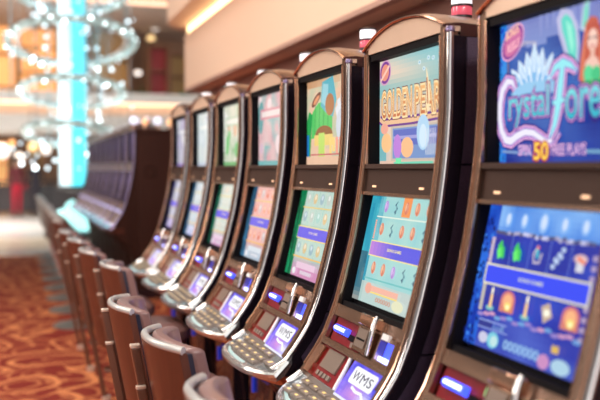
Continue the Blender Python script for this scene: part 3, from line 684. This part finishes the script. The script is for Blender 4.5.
# ---------------------------------------------------------------- chairs of the near row
def arc(n, half, depth, r=0.):
    out = []
    for i in range(n + 1):
        t = -1 + 2 * i / n; y = half * t; x = depth * abs(t) ** 2.3
        out.append((x, y))
    return out
def lean(z): return .02 + (.95 - z) * .19
def make_chair(label):
    t = thing('gaming_chair', label, 'chair', (0, 0, 0), 0, 'brown gaming chairs along the near row')
    half = .19; n = 20
    def sheet(mb, z0, z1, o0, o1, half, depth, nz=8, crown=.0, bulge=0.):
        zs = [z0 + (z1 - z0) * k / nz for k in range(nz + 1)]
        a = arc(n, half, depth)
        rings = []
        for (x, y) in a:
            q = (y / half) ** 2; ring = []
            for z in zs: ring.append((x + lean(z) + o0, y, z - crown * q * (z - z0) / (z1 - z0)))
            for z in reversed(zs):
                b = bulge * math.sin(PI * (z - z0) / (z1 - z0)) * (1 - q * .6); ring.append((x + lean(z) + o1 + b, y, z - crown * q * (z - z0) / (z1 - z0)))
            rings.append(ring)
        mb.loft(rings, True, True)
    s = MB(); sheet(s, .38, .925, .0, .022, half, .070, crown=.008); s.build('back_shell', M['leather'], t)
    s = MB(); sheet(s, .42, .922, .022, .036, half * .985, .070, crown=.008); s.build('back_gusset', M['cush_dark'], t)
    s = MB(); sheet(s, .50, .938, .034, .078, half * .97, .070, nz=10, crown=.012, bulge=.015); s.build('back_cushion', M['cushion'], t, bevel=.012)
    # rolled rim along the top; its pale grey paints in the gloss highlight
    r = MB(); pts = [(x + lean(.93) + .012, y * 1.0, .932 - .008 * (y / half) ** 2) for x, y in arc(n, half, .070)]
    r.tube(pts, .0115, 10); r.build('back_rim', M['rim'], t)
    # seat
    s = MB()
    def seatring(z, ins):
        out = []
        for k in range(28):
            a = 2 * PI * k / 28; cx = .29 + (.175 - ins) * (abs(math.cos(a)) ** .6) * math.copysign(1, math.cos(a)); cy = (.215 - ins) * (abs(math.sin(a)) ** .6) * math.copysign(1, math.sin(a)); out.append((cx, cy, z))
        return out
    s.loft([seatring(.545, .02), seatring(.56, 0), seatring(.605, 0), seatring(.628, .03), seatring(.634, .10)], True, True); s.build('seat', M['cushion'], t)
    s = MB(); s.loft([seatring(.505, .025), seatring(.515, .012), seatring(.545, .012), seatring(.546, .03)], True, True); s.build('seat_frame', M['leather'], t)
    # rear post: a slim leg up the middle of the back, and a shorter one lapped over it
    for ytop, yy, xo, hw in ((.885, .095, -.017, .012), (.765, .080, -.025, .009)):
        m = MB(); zb = 0. if ytop > .8 else .42
        m.loft([[(lean(z) + xo - .012, yy - hw, z), (lean(z) + xo + .016, yy - hw, z), (lean(z) + xo + .016, yy + hw, z), (lean(z) + xo - .012, yy + hw, z)] for z in (zb, .5, ytop)])
        lo = m.build('rear_leg' if ytop > .8 else 'rear_brace', M['leg'], t, smooth=False, bevel=.003)
        m = MB(); m.box((lean(ytop) + xo - .013, yy - hw - .001, ytop), (lean(ytop) + xo + .017, yy + hw + .001, ytop + .010), .003); m.build('leg_cap', M['glide'], lo)
        if ytop > .8:
            m = MB(); m.box((lean(0) + xo - .02, yy - .026, .0), (lean(0) + xo + .03, yy + .026, .04), .006); m.build('leg_glide', M['glide'], lo)
    for sy in (-1, 1):
        m = MB(); m.loft([[(.42 - .014, sy * .18 - .014, 0), (.42 + .014, sy * .18 - .014, 0), (.42 + .014, sy * .18 + .014, 0), (.42 - .014, sy * .18 + .014, 0)], [(.40 - .018, sy * .17 - .018, .52), (.40 + .018, sy * .17 - .018, .52), (.40 + .018, sy * .17 + .018, .52), (.40 - .018, sy * .17 + .018, .52)]]); lo = m.build('front_leg', M['leg'], t, smooth=False, bevel=.003)
        m = MB(); m.box((.402, sy * .18 - .018, 0), (.438, sy * .18 + .018, .03), .005); m.build('leg_glide', M['glide'], lo)
        m = MB(); m.tube([(.17, sy * .03, .22), (.415, sy * .178, .22)], .010, 8); m.build('side_stretcher', M['leg'], t)
    m = MB(); m.tube([(.415, -.178, .25), (.415, .178, .25)], .012, 8); m.build('footrest', M['chrome'], t)
    return t
clab = ['curved-back brown chair cut off by the bottom edge, closest to the camera',
 'curved-back brown chair with pinkish cushion, next behind the one cut by the bottom edge',
 'curved-back brown chair, third from the camera, dark blue gusset facing the aisle',
 'curved-back brown chair, fourth from the camera, its slim rear legs seen in the aisle',
 'curved-back brown chair, fifth from the camera, with a pale leg foot on the carpet',
 'curved-back brown chair, sixth from the camera',
 'curved-back brown chair, last of the near row before the chrome-based stools']
spots = [(.340, 1.82, 2), (.340, 2.51, 1), (.310, 3.21, -5), (.40, 4.50, 0), (.35, 5.30, 0), (.33, 6.15, 2), (.31, 6.95, -2)]
chair = make_chair(clab[0])
for i, (x, y, rz) in enumerate(spots):
    c = chair if i == 0 else copy_tree(chair)
    c.location = (x - .02, y, 0); c.rotation_euler.z = math.radians(rz); c.scale = (1, 1, 1.02); c['label'] = clab[i]

# stools with oval chrome bases further down the aisle
def make_stool():
    t = thing('pedestal_stool', '', 'stool', (0, 0, 0), 0, 'chrome-based stools down the aisle')
    half = .20; n = 14
    m = MB(); rings = []
    for x, y in arc(n, half, .07): rings.append([(x + lean(z), y, z) for z in (.50, .65, .80, .96)] + [(x + lean(z) + .05, y, z) for z in (.96, .80, .65, .50)])
    m.loft(rings); m.build('backrest', M['leather'], t)
    m = MB(); m.tube([(x + lean(.96) + .02, y, .965) for x, y in arc(n, half, .07)], .022, 8); m.build('back_rim', M['rim'], t)
    m = MB(); m.lathe([(.17, .56), (.20, .575), (.20, .62), (.17, .645), (.08, .65)], (.28, 0, 0), 24); m.build('seat', M['cushion'], t)
    m = MB(); m.lathe([(.035, .03), (.03, .10), (.028, .56)], (.26, 0, 0), 14); m.build('pedestal', M['chrome'], t)
    m = MB(); prof = [(.21, 0), (.21, .012), (.18, .026), (.08, .045), (.04, .06)]; m.lathe(prof, (.22, 0, 0), 28); m.build('base_plate', M['far_grey'], t)
    return t
st = make_stool()
for i in range(9):
    c = st if i == 0 else copy_tree(st)
    c.location = (.30, 8.15 + i * .86, 0); c.rotation_euler.z = math.radians((-6, 4, 0, -3, 5, 0, -4, 3, 0)[i])
    c['label'] = ('nearest brown stool on a chrome base down the aisle' if i == 0 else ('farthest brown stool on a chrome base, at the end of the aisle' if i == 8 else ords[i] + ' brown stool on a chrome base, counted from the near end of the stools'))

# ---------------------------------------------------------------- setting
def carpet():
    m = bpy.data.materials.new('swirl_carpet'); m.use_nodes = True; nt = m.node_tree; b = nt.nodes['Principled BSDF']; L = nt.links.new
    def N(t, **k):
        n = nt.nodes.new(t)
        for a, v in k.items(): setattr(n, a, v)
        return n
    tc = N('ShaderNodeTexCoord'); mp = N('ShaderNodeMapping'); mp.inputs['Scale'].default_value = (1.0, 1.0, 1)
    L(tc.outputs['Object'], mp.inputs[0])
    nz = N('ShaderNodeTexNoise'); nz.inputs['Scale'].default_value = 1.6; nz.inputs['Detail'].default_value = 1.; L(mp.outputs[0], nz.inputs['Vector'])
    sub = N('ShaderNodeVectorMath', operation='SUBTRACT'); L(nz.outputs['Color'], sub.inputs[0]); sub.inputs[1].default_value = (.5, .5, .5)
    scl = N('ShaderNodeVectorMath', operation='SCALE'); scl.inputs['Scale'].default_value = .55; L(sub.outputs[0], scl.inputs[0])
    add = N('ShaderNodeVectorMath', operation='ADD'); L(mp.outputs[0], add.inputs[0]); L(scl.outputs[0], add.inputs[1])
    masks = []
    for sc, fr, th in ((1.5, 22., .76), (2.9, 19., .74)):
        vo = N('ShaderNodeTexVoronoi'); vo.inputs['Scale'].default_value = sc; vo.feature = 'F1'; L(add.outputs[0], vo.inputs['Vector'])
        mu = N('ShaderNodeMath', operation='MULTIPLY'); mu.inputs[1].default_value = fr; L(vo.outputs['Distance'], mu.inputs[0])
        si = N('ShaderNodeMath', operation='SINE'); L(mu.outputs[0], si.inputs[0])
        mr = N('ShaderNodeMapRange'); mr.inputs['From Min'].default_value = th - .15; mr.inputs['From Max'].default_value = th + .15; L(si.outputs[0], mr.inputs['Value']); masks.append(mr)
    mx = N('ShaderNodeMath', operation='MAXIMUM'); L(masks[0].outputs[0], mx.inputs[0])
    ml = N('ShaderNodeMath', operation='MULTIPLY'); ml.inputs[1].default_value = .55; L(masks[1].outputs[0], ml.inputs[0]); L(ml.outputs[0], mx.inputs[1])
    n2 = N('ShaderNodeTexNoise'); n2.inputs['Scale'].default_value = 5; n2.inputs['Detail'].default_value = 2; L(add.outputs[0], n2.inputs['Vector'])
    c1 = N('ShaderNodeMix', data_type='RGBA'); c1.inputs[6].default_value = (.20, .016, .014, 1); c1.inputs[7].default_value = (.32, .050, .030, 1); L(n2.outputs['Fac'], c1.inputs[0])
    c2 = N('ShaderNodeMix', data_type='RGBA'); c2.inputs[7].default_value = (.74, .27, .11, 1); L(mx.outputs[0], c2.inputs[0]); L(c1.outputs[2], c2.inputs[6])
    n3 = N('ShaderNodeTexNoise'); n3.inputs['Scale'].default_value = 220; L(tc.outputs['Object'], n3.inputs['Vector'])
    bp = N('ShaderNodeBump'); bp.inputs['Strength'].default_value = .3; bp.inputs['Distance'].default_value = .01; L(n3.outputs['Fac'], bp.inputs['Height']); L(bp.outputs['Normal'], b.inputs['Normal'])
    L(c2.outputs[2], b.inputs['Base Color']); b.inputs['Roughness'].default_value = .85; b.inputs['Specular IOR Level'].default_value = .2
    return m
def plane_box(name, a, b, m, bev=0):
    q = MB(); q.box(a, b); return struct(q.build(name, m, smooth=False, bevel=bev))
wall_b = mat('beige_paint', (.90, .68, .53), .6, bump=(40, .03), noise=(.7, (.86, .62, .47)))
wall_m = mat('mauve_brown_paint', (.33, .16, .125), .6, noise=(1.2, (.29, .14, .11)))
marble = mat('pale_marble', (.74, .72, .68), .25, noise=(.9, (.62, .63, .62)), coat=.3)
marble_w = mat('cream_marble', (.88, .74, .58), .25, noise=(.9, (.84, .70, .55)))
plane_box('floor_carpet', (-8, -3, -.05), (4.5, 14.9, 0), carpet())
plane_box('floor_marble', (-14, 14.9, -.05), (14, 34, -.002), marble)
plane_box('floor_cream_band', (-14, 16.3, -.004), (14, 18.7, .002), marble_w)  # cream band across the marble floor
plane_box('wall_right', (1.95, -2, 0), (2.10, 9.45, 2.30), wall_m)
# bulkhead above the machines
plane_box('ceiling_bulkhead', (1.75, -2, 2.26), (2.6, 9.30, 2.86), wall_b)
plane_box('trim_1', (1.742, -2, 2.255), (1.80, 9.305, 2.285), mat('mauve_trim', (.50, .30, .24), .6))
cove = mat('warm_cove_light', (1, .8, .5), .5, emit=(1., .76, .42), es=2.4)
# ceiling slab above with rounded end, and a warm light strip in its cove
q = MB()
outl = [(1.52, -2)] + [(1.52, 8.9)] + [(1.52 + .36 * (1 - math.cos(PI / 2 * k / 10)), 8.9 + .75 * math.sin(PI / 2 * k / 10)) for k in range(11)] + [(2.7, 9.65), (2.7, -2)]
q.loft([[(x, y, 2.95) for x, y in outl], [(x, y, 3.25) for x, y in outl]]); struct(q.build('ceiling', wall_b, smooth=False, bevel=.03))
s = MB(); s.box((1.765, -2, 2.862), (1.84, 9.22, 2.945)); tag(s.build('cove_light', cove, smooth=False), 'warm yellow strip light glowing in the curved ceiling cove', 'light')

# far side: mezzanine, upper wall, shop front
MY = 27.
plane_box('floor_mezzanine', (-14, MY, 2.50), (7.4, MY + 4, 3.05), mat('pale_fascia', (.80, .77, .74), .5))
plane_box('trim_2', (-14, MY - .15, 3.42), (7.4, MY + .1, 3.72), mat('white_fascia', (.86, .84, .82), .4))
plane_box('wall_mezzanine', (-14, MY + .25, 3.05), (7.4, MY + .5, 3.46), mat('peach_recess', (.95, .72, .55), .5))
s = MB(); s.box((-14, MY + .05, 3.36), (7.3, MY + .12, 3.42)); tag(s.build('cove_light', mat('peach_light', (1, .7, .5), .5, emit=(1., .62, .38), es=2.), smooth=False), 'peach strip light hidden along the distant balcony edge', 'light')
plane_box('wall_back', (-14, 33.6, 0), (14, 33.8, 9), mat('brown_back_wall', (.34, .20, .14), .7, noise=(.5, (.48, .30, .2))))
plane_box('wall_shop', (-14, MY + 3.0, 0), (10, MY + 3.1, 2.5), mat('dark_shop_wall', (.16, .09, .065), .7, noise=(1.5, (.30, .19, .12))))
plane_box('ceiling_far', (-14, 24, 6.35), (8, 34, 6.5), mat('far_ceiling', (.55, .46, .42), .7))
s = MB(); s.box((-14, 23.9, 6.02), (7.4, 24.0, 6.30)); struct(s.build('trim_3', mat('peach_trim', (.95, .68, .52), .5), smooth=False))
s = MB(); s.box((-14, 23.8, 5.86), (7.2, 23.88, 5.96)); tag(s.build('cove_light', mat('peach_light_2', (1, .7, .5), .5, emit=(1., .60, .40), es=1.3), smooth=False), 'peach strip light along the high ceiling edge behind the chandelier', 'light')

# ---------------------------------------------------------------- chandelier
th = math.atan(285 / 867.)
fw = Vector((math.sin(th), math.cos(th), 0)); rt = Vector((math.cos(th), -math.sin(th), 0))
Zc = 18.; cc = fw * Zc + rt * ((73 - 300) / 867. * Zc)
ch = thing('chandelier', 'tall spiral crystal chandelier around a glowing blue column', 'chandelier', (cc.x, cc.y, 0))
cy_m = mat('cyan_light', (.1, .8, .9), .3, emit=(.10, .72, .86), es=1.)
cw_m = mat('ice_white_light', (.8, .95, 1), .3, emit=(.72, .95, 1.), es=1.)
for k in range(8):
    a = 2 * PI * k / 8 + .2; q = MB(); r0 = .19
    q.lathe([(.075, 1.02), (.085, 1.1), (.085, 6.0), (.075, 6.1)], (r0 * math.cos(a), r0 * math.sin(a), 0), 12)
    q.build('light_tube', cw_m if k in (2, 4, 5) else cy_m, ch)
ringm = mat('crystal_strands', (.62, .72, .70), .25, .2, trans=.25, emit=(.6, .72, .70), es=.06, bump=(30, .5))
beadm = mat('bead_light', (.9, 1, 1), .2, emit=(.86, .97, 1.), es=6.5)
bead2 = mat('bead_light_warm', (.9, 1, 1), .2, emit=(.74, .90, 1.), es=2.)
R = random.Random(5); nb = 0
dirc = Vector((cc.x, cc.y, 0)).normalized(); axr = Vector((dirc.y, -dirc.x, 0))
rings = [(5.05, 1.10, 10, 0, 16), (4.03, 1.27, 13, -1, 32), (3.00, 1.04, 12, 1, 26), (2.12, .95, 12, 4, 14)]
bead_mesh = None
def bead(p, r, m):
    global bead_mesh
    if bead_mesh is None:
        b = MB(); b.ball((0, 0, 0), 1., 10, 7); o = b.build('crystal_bead', beadm, ch); bead_mesh = o.data
    else:
        o = bpy.data.objects.new('crystal_bead', bead_mesh); C.objects.link(o); o.parent = ch
    o.location = p; o.scale = (r, r, r); return o
for z, rad, tilt, yawr, cnt in rings:
    ax = Matrix.Rotation(math.radians(-tilt), 3, axr) @ Matrix.Rotation(math.radians(yawr), 3, dirc)
    q = MB(); pts = []
    for k in range(49):
        a = 2 * PI * k / 48; p = ax @ Vector((rad * math.cos(a), rad * math.sin(a), 0)); pts.append((p.x, p.y, p.z + z))
    q.tube(pts, .075, 10, caps=False); q.build('strand_ring', ringm, ch)
    q = MB(); q.tube([(x * .86, y * .86, zz + .02) for x, y, zz in pts], .03, 6, caps=False); q.build('inner_ring', M['chrome'], ch)
    for k in range(cnt):
        a = 2 * PI * (k + .25 * R.random()) / cnt; p = ax @ Vector((rad * math.cos(a), rad * math.sin(a), 0)); bead((p.x * 1.03, p.y * 1.03, p.z + z + R.uniform(-.06, .03)), R.uniform(.028, .040), beadm)
for k in range(12):
    a = R.uniform(0, 2 * PI); rr = R.uniform(.5, 1.1); z = R.choice([5.6, 4.75, 3.6, 2.6, 1.75, 1.4]) + R.uniform(-.15, .15)
    bead((rr * math.cos(a), rr * math.sin(a), z), R.uniform(.03, .045), beadm)
q = MB()
for k in range(170):
    a = R.uniform(0, 2 * PI); rr = R.uniform(.3, 1.25); z = R.uniform(1.3, 5.9); q.ball((rr * math.cos(a), rr * math.sin(a), z), R.uniform(.02, .045), 8, 5)
o = q.build('crystal_drops', bead2, ch); o['kind'] = 'stuff'
q = MB()
for k in range(70):
    a = R.uniform(0, 2 * PI); rr = R.uniform(.35, 1.3); z = R.uniform(1.5, 4.5); q.tube([(rr * math.cos(a), rr * math.sin(a), z), (rr * math.cos(a), rr * math.sin(a), 6.3)], .006, 4)
o = q.build('hanging_wires', M['silver'], ch); o['kind'] = 'stuff'
q = MB(); q.lathe([(1.4, 6.25), (1.45, 6.3), (1.45, 6.35)], n=32); q.build('ceiling_plate', M['chrome'], ch)
q = MB(); q.lathe([(.05, .96), (.30, 1.0), (.33, 1.06), (.2, 1.08)], n=24); q.build('lower_cap', M['dark_base'], ch)
# glowing mound added in place of the column's reflected glow
fo = thing('column_glow_mound', 'glowing blue-white mound added for the reflected glow under the crystal chandelier', 'reflected_glow', (cc.x, cc.y, 0))
q = MB(); q.lathe([(.55, 0), (.60, .06), (.60, .12), (.5, .14)], n=28); q.build('plinth', M['dark_base'], fo)
glow = mat('aqua_glow_light', (.6, .95, .95), .2, emit=(.42, .95, .93), es=1.1)
for k, (x, h, r) in enumerate(((0, .62, .20), (-.26, .42, .15), (.28, .32, .17), (.12, .46, .15), (-.1, .50, .15))):
    q = MB(); p = rt * x + fw * (.08 * ((k % 3) - 1)); q.lathe([(r * .8, .14), (r, .26), (r * .95, .14 + h * .6), (r * .6, .14 + h * .92), (.02, .16 + h)], (p.x, p.y, 0), 16); q.build('glow_cone', glow, fo)

# ---------------------------------------------------------------- distant shops, people, planters
def at(px, py, y):
    """where the line of sight of a measured picture point crosses the plane y"""
    pit = math.atan(32 / 867.); f = Vector((math.sin(th) * math.cos(pit), math.cos(th) * math.cos(pit), -math.sin(pit))); u = rt.cross(f)
    d = f + rt * ((px - 300) / 867.) + u * ((200 - py) / 867.); return Vector((0, 0, 1.44)) + d * (y / d.y)
bokeh = [mat('shop_lamp_%s' % n, c, .4, emit=c, es=s) for n, c, s in (('white', (1, .96, .92), 1.1), ('amber', (1, .72, .35), .9), ('orange', (1, .50, .2), .9))]
lampdefs = [(2, 151, 0, 'large white lamp low at the far left edge of the shop', .24), (19, 158, 0, 'white lamp above the person in red trousers', .17), (33, 147, 1, 'amber lamp left of the crystal chandelier in the shop', .15), (46, 150, 0, 'white shop lamp just left of the crystal rings', .15), (12, 143, 2, 'orange lamp between two white shop lamps', .10)]
for px, py, k, lb, r in lampdefs:
    p = at(px, py, 28.9); t = thing('shop_lamp', lb, 'lamp', (p.x, p.y, p.z), 0, 'lamps in the shop under the balcony')
    q = MB(); q.ball((0, 0, 0), r, 16, 10); q.build('globe', bokeh[k], t)
    q = MB(); q.tube([(0, 0, r * .9), (0, 0, 2.5 - p.z)], .015, 6); q.build('lamp_cord', M['dark_base'], t)
updefs = [(155, 25, 0, 'large oval white lamp on the upper storey near the curved cove', .26), (151, 38, 1, 'small amber lamp below the large oval lamp on the upper storey', .15), (138, 73, 0, 'small blue-white lamp right of the crystal rings on the upper storey', .13), (141, 17, 2, 'orange lamp high up beside the oval white lamp', .16)]
for px, py, k, lb, r in updefs:
    p = at(px, py, 31.); t = thing('shop_lamp', lb, 'lamp', (p.x, p.y, p.z), 0, 'lamps on the upper storey')
    q = MB(); q.ball((0, 0, 0), r, 16, 10, .7); q.build('globe', bokeh[k], t)
    q = MB(); q.tube([(0, 0, r * .6), (0, 0, 6.35 - p.z)], .015, 6); q.build('lamp_cord', M['dark_base'], t)
# display cabinets and planters on the upper storey
def cabinet(px0, px1, py0, py1, y, cols, label, nsh=3, base_z=None):
    a = at(px0, py1, y); b = at(px1, py0, y); w = b.x - a.x; h = b.z - (base_z if base_z is not None else a.z); z0 = base_z if base_z is not None else a.z
    t = thing('display_cabinet', label, 'cabinet', ((a.x + b.x) / 2, y, z0), 0, 'distant display cabinets')
    q = MB(); q.box((-w / 2, -.02, 0), (w / 2, .03, h)); q.build('back_board', cols[0], t, smooth=False)
    for sx in (-1, 1):
        q = MB(); q.box((sx * w / 2 - .03, -.45, 0), (sx * w / 2 + .03, .03, h)); q.build('side_board', cols[1], t, smooth=False)
    for k in range(nsh + 1):
        q = MB(); q.box((-w / 2 + .03, -.42, h * k / nsh - (.05 if k == nsh else 0)), (w / 2 - .03, -.02, h * k / nsh + (.04 if k < nsh else 0))); q.build('shelf', cols[1], t, smooth=False)
    return t
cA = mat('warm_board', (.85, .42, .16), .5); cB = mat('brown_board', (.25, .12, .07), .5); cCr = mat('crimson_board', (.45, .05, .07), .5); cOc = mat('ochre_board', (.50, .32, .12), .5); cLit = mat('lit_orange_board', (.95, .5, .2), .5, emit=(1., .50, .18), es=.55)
cabinet(-20, 16, 22, 90, 32, (cLit, cB), 'orange-lit display cabinet on the upper storey at the far left', 3, 3.06)
cabinet(20, 56, 26, 90, 32.3, (cLit, cOc), 'orange-lit display cabinet behind the left half of the crystal rings', 4, 3.06)
cabinet(90, 128, 30, 90, 32.3, (cOc, cB), 'ochre display cabinet behind the right half of the crystal rings', 3, 3.06)
cabinet(148, 166, 48, 92, 31.5, (cCr, cB), 'crimson display cabinet on the upper storey beside the cove end', 3, 3.06)
cabinet(168, 186, 56, 92, 31.5, (cOc, cB), 'narrow ochre cabinet on the upper storey touching the cove end', 3, 3.06)
cabinet(-14, 8, 140, 0, 29.9, (cLit, cB), 'orange-lit cabinet on the ground floor at the far left', 3, 0.0)
cabinet(26, 44, 138, 0, 29.9, (cOc, cB), 'ochre cabinet on the ground floor right of the red-trousered person', 3, 0.0)
def planter(p, lb, s=1., col=(.05, .16, .04)):
    t = thing('potted_plant', lb, 'plant', p, 0, 'distant potted plants')
    q = MB(); q.lathe([(.16 * s, 0), (.24 * s, .35 * s), (.26 * s, .40 * s), (.20 * s, .40 * s)], n=16); q.build('pot', M['dark_base'], t)
    q = MB(); RR = random.Random(int(p[0] * 100)); lm = mat('foliage', col, .6)
    for k in range(70):
        a = RR.uniform(0, 2 * PI); e = RR.uniform(.1, 1.4); L = RR.uniform(.35, .8) * s; d = Vector((math.cos(a) * math.cos(e), math.sin(a) * math.cos(e), math.sin(e))); o = Vector((0, 0, .38 * s)); sd = d.cross(Vector((0, 0, 1))).normalized() * .05 * s
        m_ = o + d * L * .6; tip = o + d * L + Vector((0, 0, -.12 * s)); q.add([tuple(o), tuple(m_ + sd), tuple(tip), tuple(m_ - sd)], [(0, 1, 2, 3)])
    f = q.build('foliage', lm, t, smooth=False); sm = f.modifiers.new('thick', 'SOLIDIFY'); sm.thickness = .006
for px, y, z, lb, s in ((184, 29.6, 3.06, 'leafy plant on the upper storey by the cove end', 1.1), (138, 29.6, 3.06, 'leafy plant on the upper storey between cabinets', 1.1), (52, 28.8, 0, 'dark leafy plant right of the person in red trousers', .9), (-16, 28.8, 0, 'dark leafy plant left of the person in red trousers', .9)):
    p = at(px, 100, y); planter((p.x, y, z), lb, s)
# dark railing in front of the shop
rl = thing('railing', 'dark horizontal railing in front of the distant shop', 'railing', (0, 27.9, 0))
q = MB(); q.tube([(-8, 0, 1.02), (4.0, 0, 1.02)], .04, 8); q.build('handrail', M['dark_base'], rl)
q = MB(); q.box((-8, -.02, .12), (4.0, .02, .92)); q.build('infill_panel', mat('smoked_glass', (.06, .045, .05), .2), rl, smooth=False)
for k in range(9):
    q = MB(); x = -8 + 1.5 * k; q.tube([(x, 0, 0), (x, 0, 1.0)], .03, 8); q.build('post', M['dark_base'], rl)

def person(loc, rz, top, legs, hairc, label):
    t = thing('person', label, 'person', loc, rz)
    J = [((0, 0, .95), .13), ((0, 0, 1.15), .12), ((0, 0, 1.36), .15), ((0, 0, 1.47), .06), ((0, -.01, 1.56), .075), ((0, -.01, 1.66), .085),
         ((.09, 0, .90), .095), ((.10, .01, .48), .062), ((.10, .03, .09), .042), ((.10, -.10, .035), .035),
         ((-.09, 0, .90), .095), ((-.12, -.06, .48), .062), ((-.12, -.02, .09), .042), ((-.12, -.15, .035), .035),
         ((.19, 0, 1.38), .055), ((.25, .02, 1.12), .042), ((.24, -.08, .88), .03), ((.24, -.12, .80), .03),
         ((-.19, 0, 1.38), .055), ((-.26, .02, 1.12), .042), ((-.20, -.14, .98), .03), ((-.17, -.20, .95), .03)]
    E_ = [(0, 1), (1, 2), (2, 3), (3, 4), (4, 5), (0, 6), (6, 7), (7, 8), (8, 9), (0, 10), (10, 11), (11, 12), (12, 13), (2, 14), (14, 15), (15, 16), (16, 17), (2, 18), (18, 19), (19, 20), (20, 21)]
    me = bpy.data.meshes.new('body'); me.from_pydata([j[0] for j in J], E_, []); me.update()
    o = bpy.data.objects.new('body', me); C.objects.link(o); o.parent = t
    sk = o.modifiers.new('skin', 'SKIN'); sk.use_smooth_shade = True
    for i, (p, r) in enumerate(J): me.skin_vertices[0].data[i].radius = (r, r * .85)
    me.skin_vertices[0].data[0].use_root = True
    sb = o.modifiers.new('sub', 'SUBSURF'); sb.levels = 1; sb.render_levels = 2
    m = mat('clothed_body', top, .8); nt = m.node_tree; b = nt.nodes['Principled BSDF']
    tc = nt.nodes.new('ShaderNodeTexCoord'); sp = nt.nodes.new('ShaderNodeSeparateXYZ'); nt.links.new(tc.outputs['Object'], sp.inputs[0])
    cr = nt.nodes.new('ShaderNodeValToRGB'); cr.color_ramp.interpolation = 'CONSTANT'; mu = nt.nodes.new('ShaderNodeMath'); mu.operation = 'MULTIPLY'; mu.inputs[1].default_value = .5
    nt.links.new(sp.outputs['Z'], mu.inputs[0]); nt.links.new(mu.outputs[0], cr.inputs[0]); nt.links.new(cr.outputs['Color'], b.inputs['Base Color'])
    els = cr.color_ramp.elements; els[0].color = (.03, .02, .02, 1); els[0].position = 0; els[1].position = .045; els[1].color = (*legs, 1)
    e = els.new(.48); e.color = (*top, 1); e = els.new(.735); e.color = (.62, .40, .30, 1)
    me.materials.append(m)
    q = MB(); q.ball((0, .015, 1.68), .105, 14, 9, 1.05); q.build('hair', mat('hair', hairc, .6), t)
    for sx in (-1, 1):
        q = MB(); q.ball((sx * .03, -.088, 1.655), .010, 8, 5); q.build('eye', M['dark_base'], t)
    q = MB(); q.tube([(0, -.085, 1.66), (0, -.112, 1.625), (0, -.09, 1.615)], [.008, .014, .010], 6); q.build('nose', mat('skin', (.62, .40, .30), .6), t)
p = at(17, 213, 27.0)
person((p.x, 27.0, 0), .4, (.16, .03, .04), (.55, .02, .05), (.03, .02, .015), 'person in a dark red top and bright red trousers by the railing')
p = at(36, 213, 27.3)
person((p.x, 27.2, 0), -2.6, (.04, .035, .05), (.04, .035, .05), (.05, .03, .02), 'person in dark clothes standing right of the one in red trousers')

# ---------------------------------------------------------------- light
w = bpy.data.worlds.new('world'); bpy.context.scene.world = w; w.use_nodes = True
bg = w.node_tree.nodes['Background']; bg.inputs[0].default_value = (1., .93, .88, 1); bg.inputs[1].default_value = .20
# world brightened behind the camera, added to light chrome edges and machine sides
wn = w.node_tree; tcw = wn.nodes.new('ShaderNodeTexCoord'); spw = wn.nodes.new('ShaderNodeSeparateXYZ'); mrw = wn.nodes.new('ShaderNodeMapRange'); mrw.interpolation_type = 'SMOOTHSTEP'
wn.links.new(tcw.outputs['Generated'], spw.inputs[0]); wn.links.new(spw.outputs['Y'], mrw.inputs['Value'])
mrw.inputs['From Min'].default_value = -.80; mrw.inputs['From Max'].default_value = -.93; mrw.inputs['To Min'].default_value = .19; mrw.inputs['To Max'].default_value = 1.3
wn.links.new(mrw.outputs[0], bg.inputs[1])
def area(loc, target, sx, sy, power, col, name):
    l = bpy.data.lights.new(name, 'AREA'); l.shape = 'RECTANGLE'; l.size = sx; l.size_y = sy; l.energy = power; l.color = col
    o = bpy.data.objects.new(name, l); C.objects.link(o); o.location = loc
    d = Vector(target) - Vector(loc); o.rotation_euler = d.to_track_quat('-Z', 'Y').to_euler(); return o
area((-1.6, 2.5, 4.2), (.6, 3.2, 1.0), .5, 5.0, 160, (1, .90, .80), 'added_overhead_light')  # unseen area lights added at ceiling height for highlights
area((-2.8, 7., 4.4), (.6, 8, .8), .6, 5.0, 170, (1, .86, .74), 'added_overhead_light')
area((.9, -1.2, 3.6), (1.0, 3, 1.2), 1.5, .5, 60, (1, .93, .88), 'added_overhead_light')
area((-.9, 4.5, 4.6), (1.75, 4.8, 2.6), .4, 6.0, 45, (1, .84, .68), 'added_overhead_light')  # added to wash the bulkhead with light
area((-2.5, 22.5, 5.7), (-2.5, 22.4, 0), 6, 3, 620, (1, .92, .85), 'added_overhead_light').data.spread = math.radians(105)  # added to brighten the far marble, spread kept off the machines
area((0, 29, 5.9), (0, 30, 3), 8, 1.5, 130, (1, .72, .5), 'added_overhead_light')
area((-1, 28.5, 2.4), (-1, 29, 0), 8, 1., 40, (1, .72, .5), 'added_overhead_light')

# ---------------------------------------------------------------- camera
cam = bpy.data.cameras.new('camera'); co = bpy.data.objects.new('camera', cam); C.objects.link(co)
cam.sensor_width = 36; cam.lens = 36 * 867 / 600.; co.location = (0, 0, 1.44)
co.rotation_euler = (PI / 2 - math.atan(32 / 867.), 0, -th); cam.clip_start = .05
cam.dof.use_dof = True; cam.dof.focus_distance = 2.75; cam.dof.aperture_fstop = cam.lens / 1000 / .028
sc = bpy.context.scene; sc.camera = co
sc.view_settings.view_transform = 'Standard'; sc.view_settings.look = 'None'; sc.view_settings.gamma = 1; sc.view_settings.exposure = .22
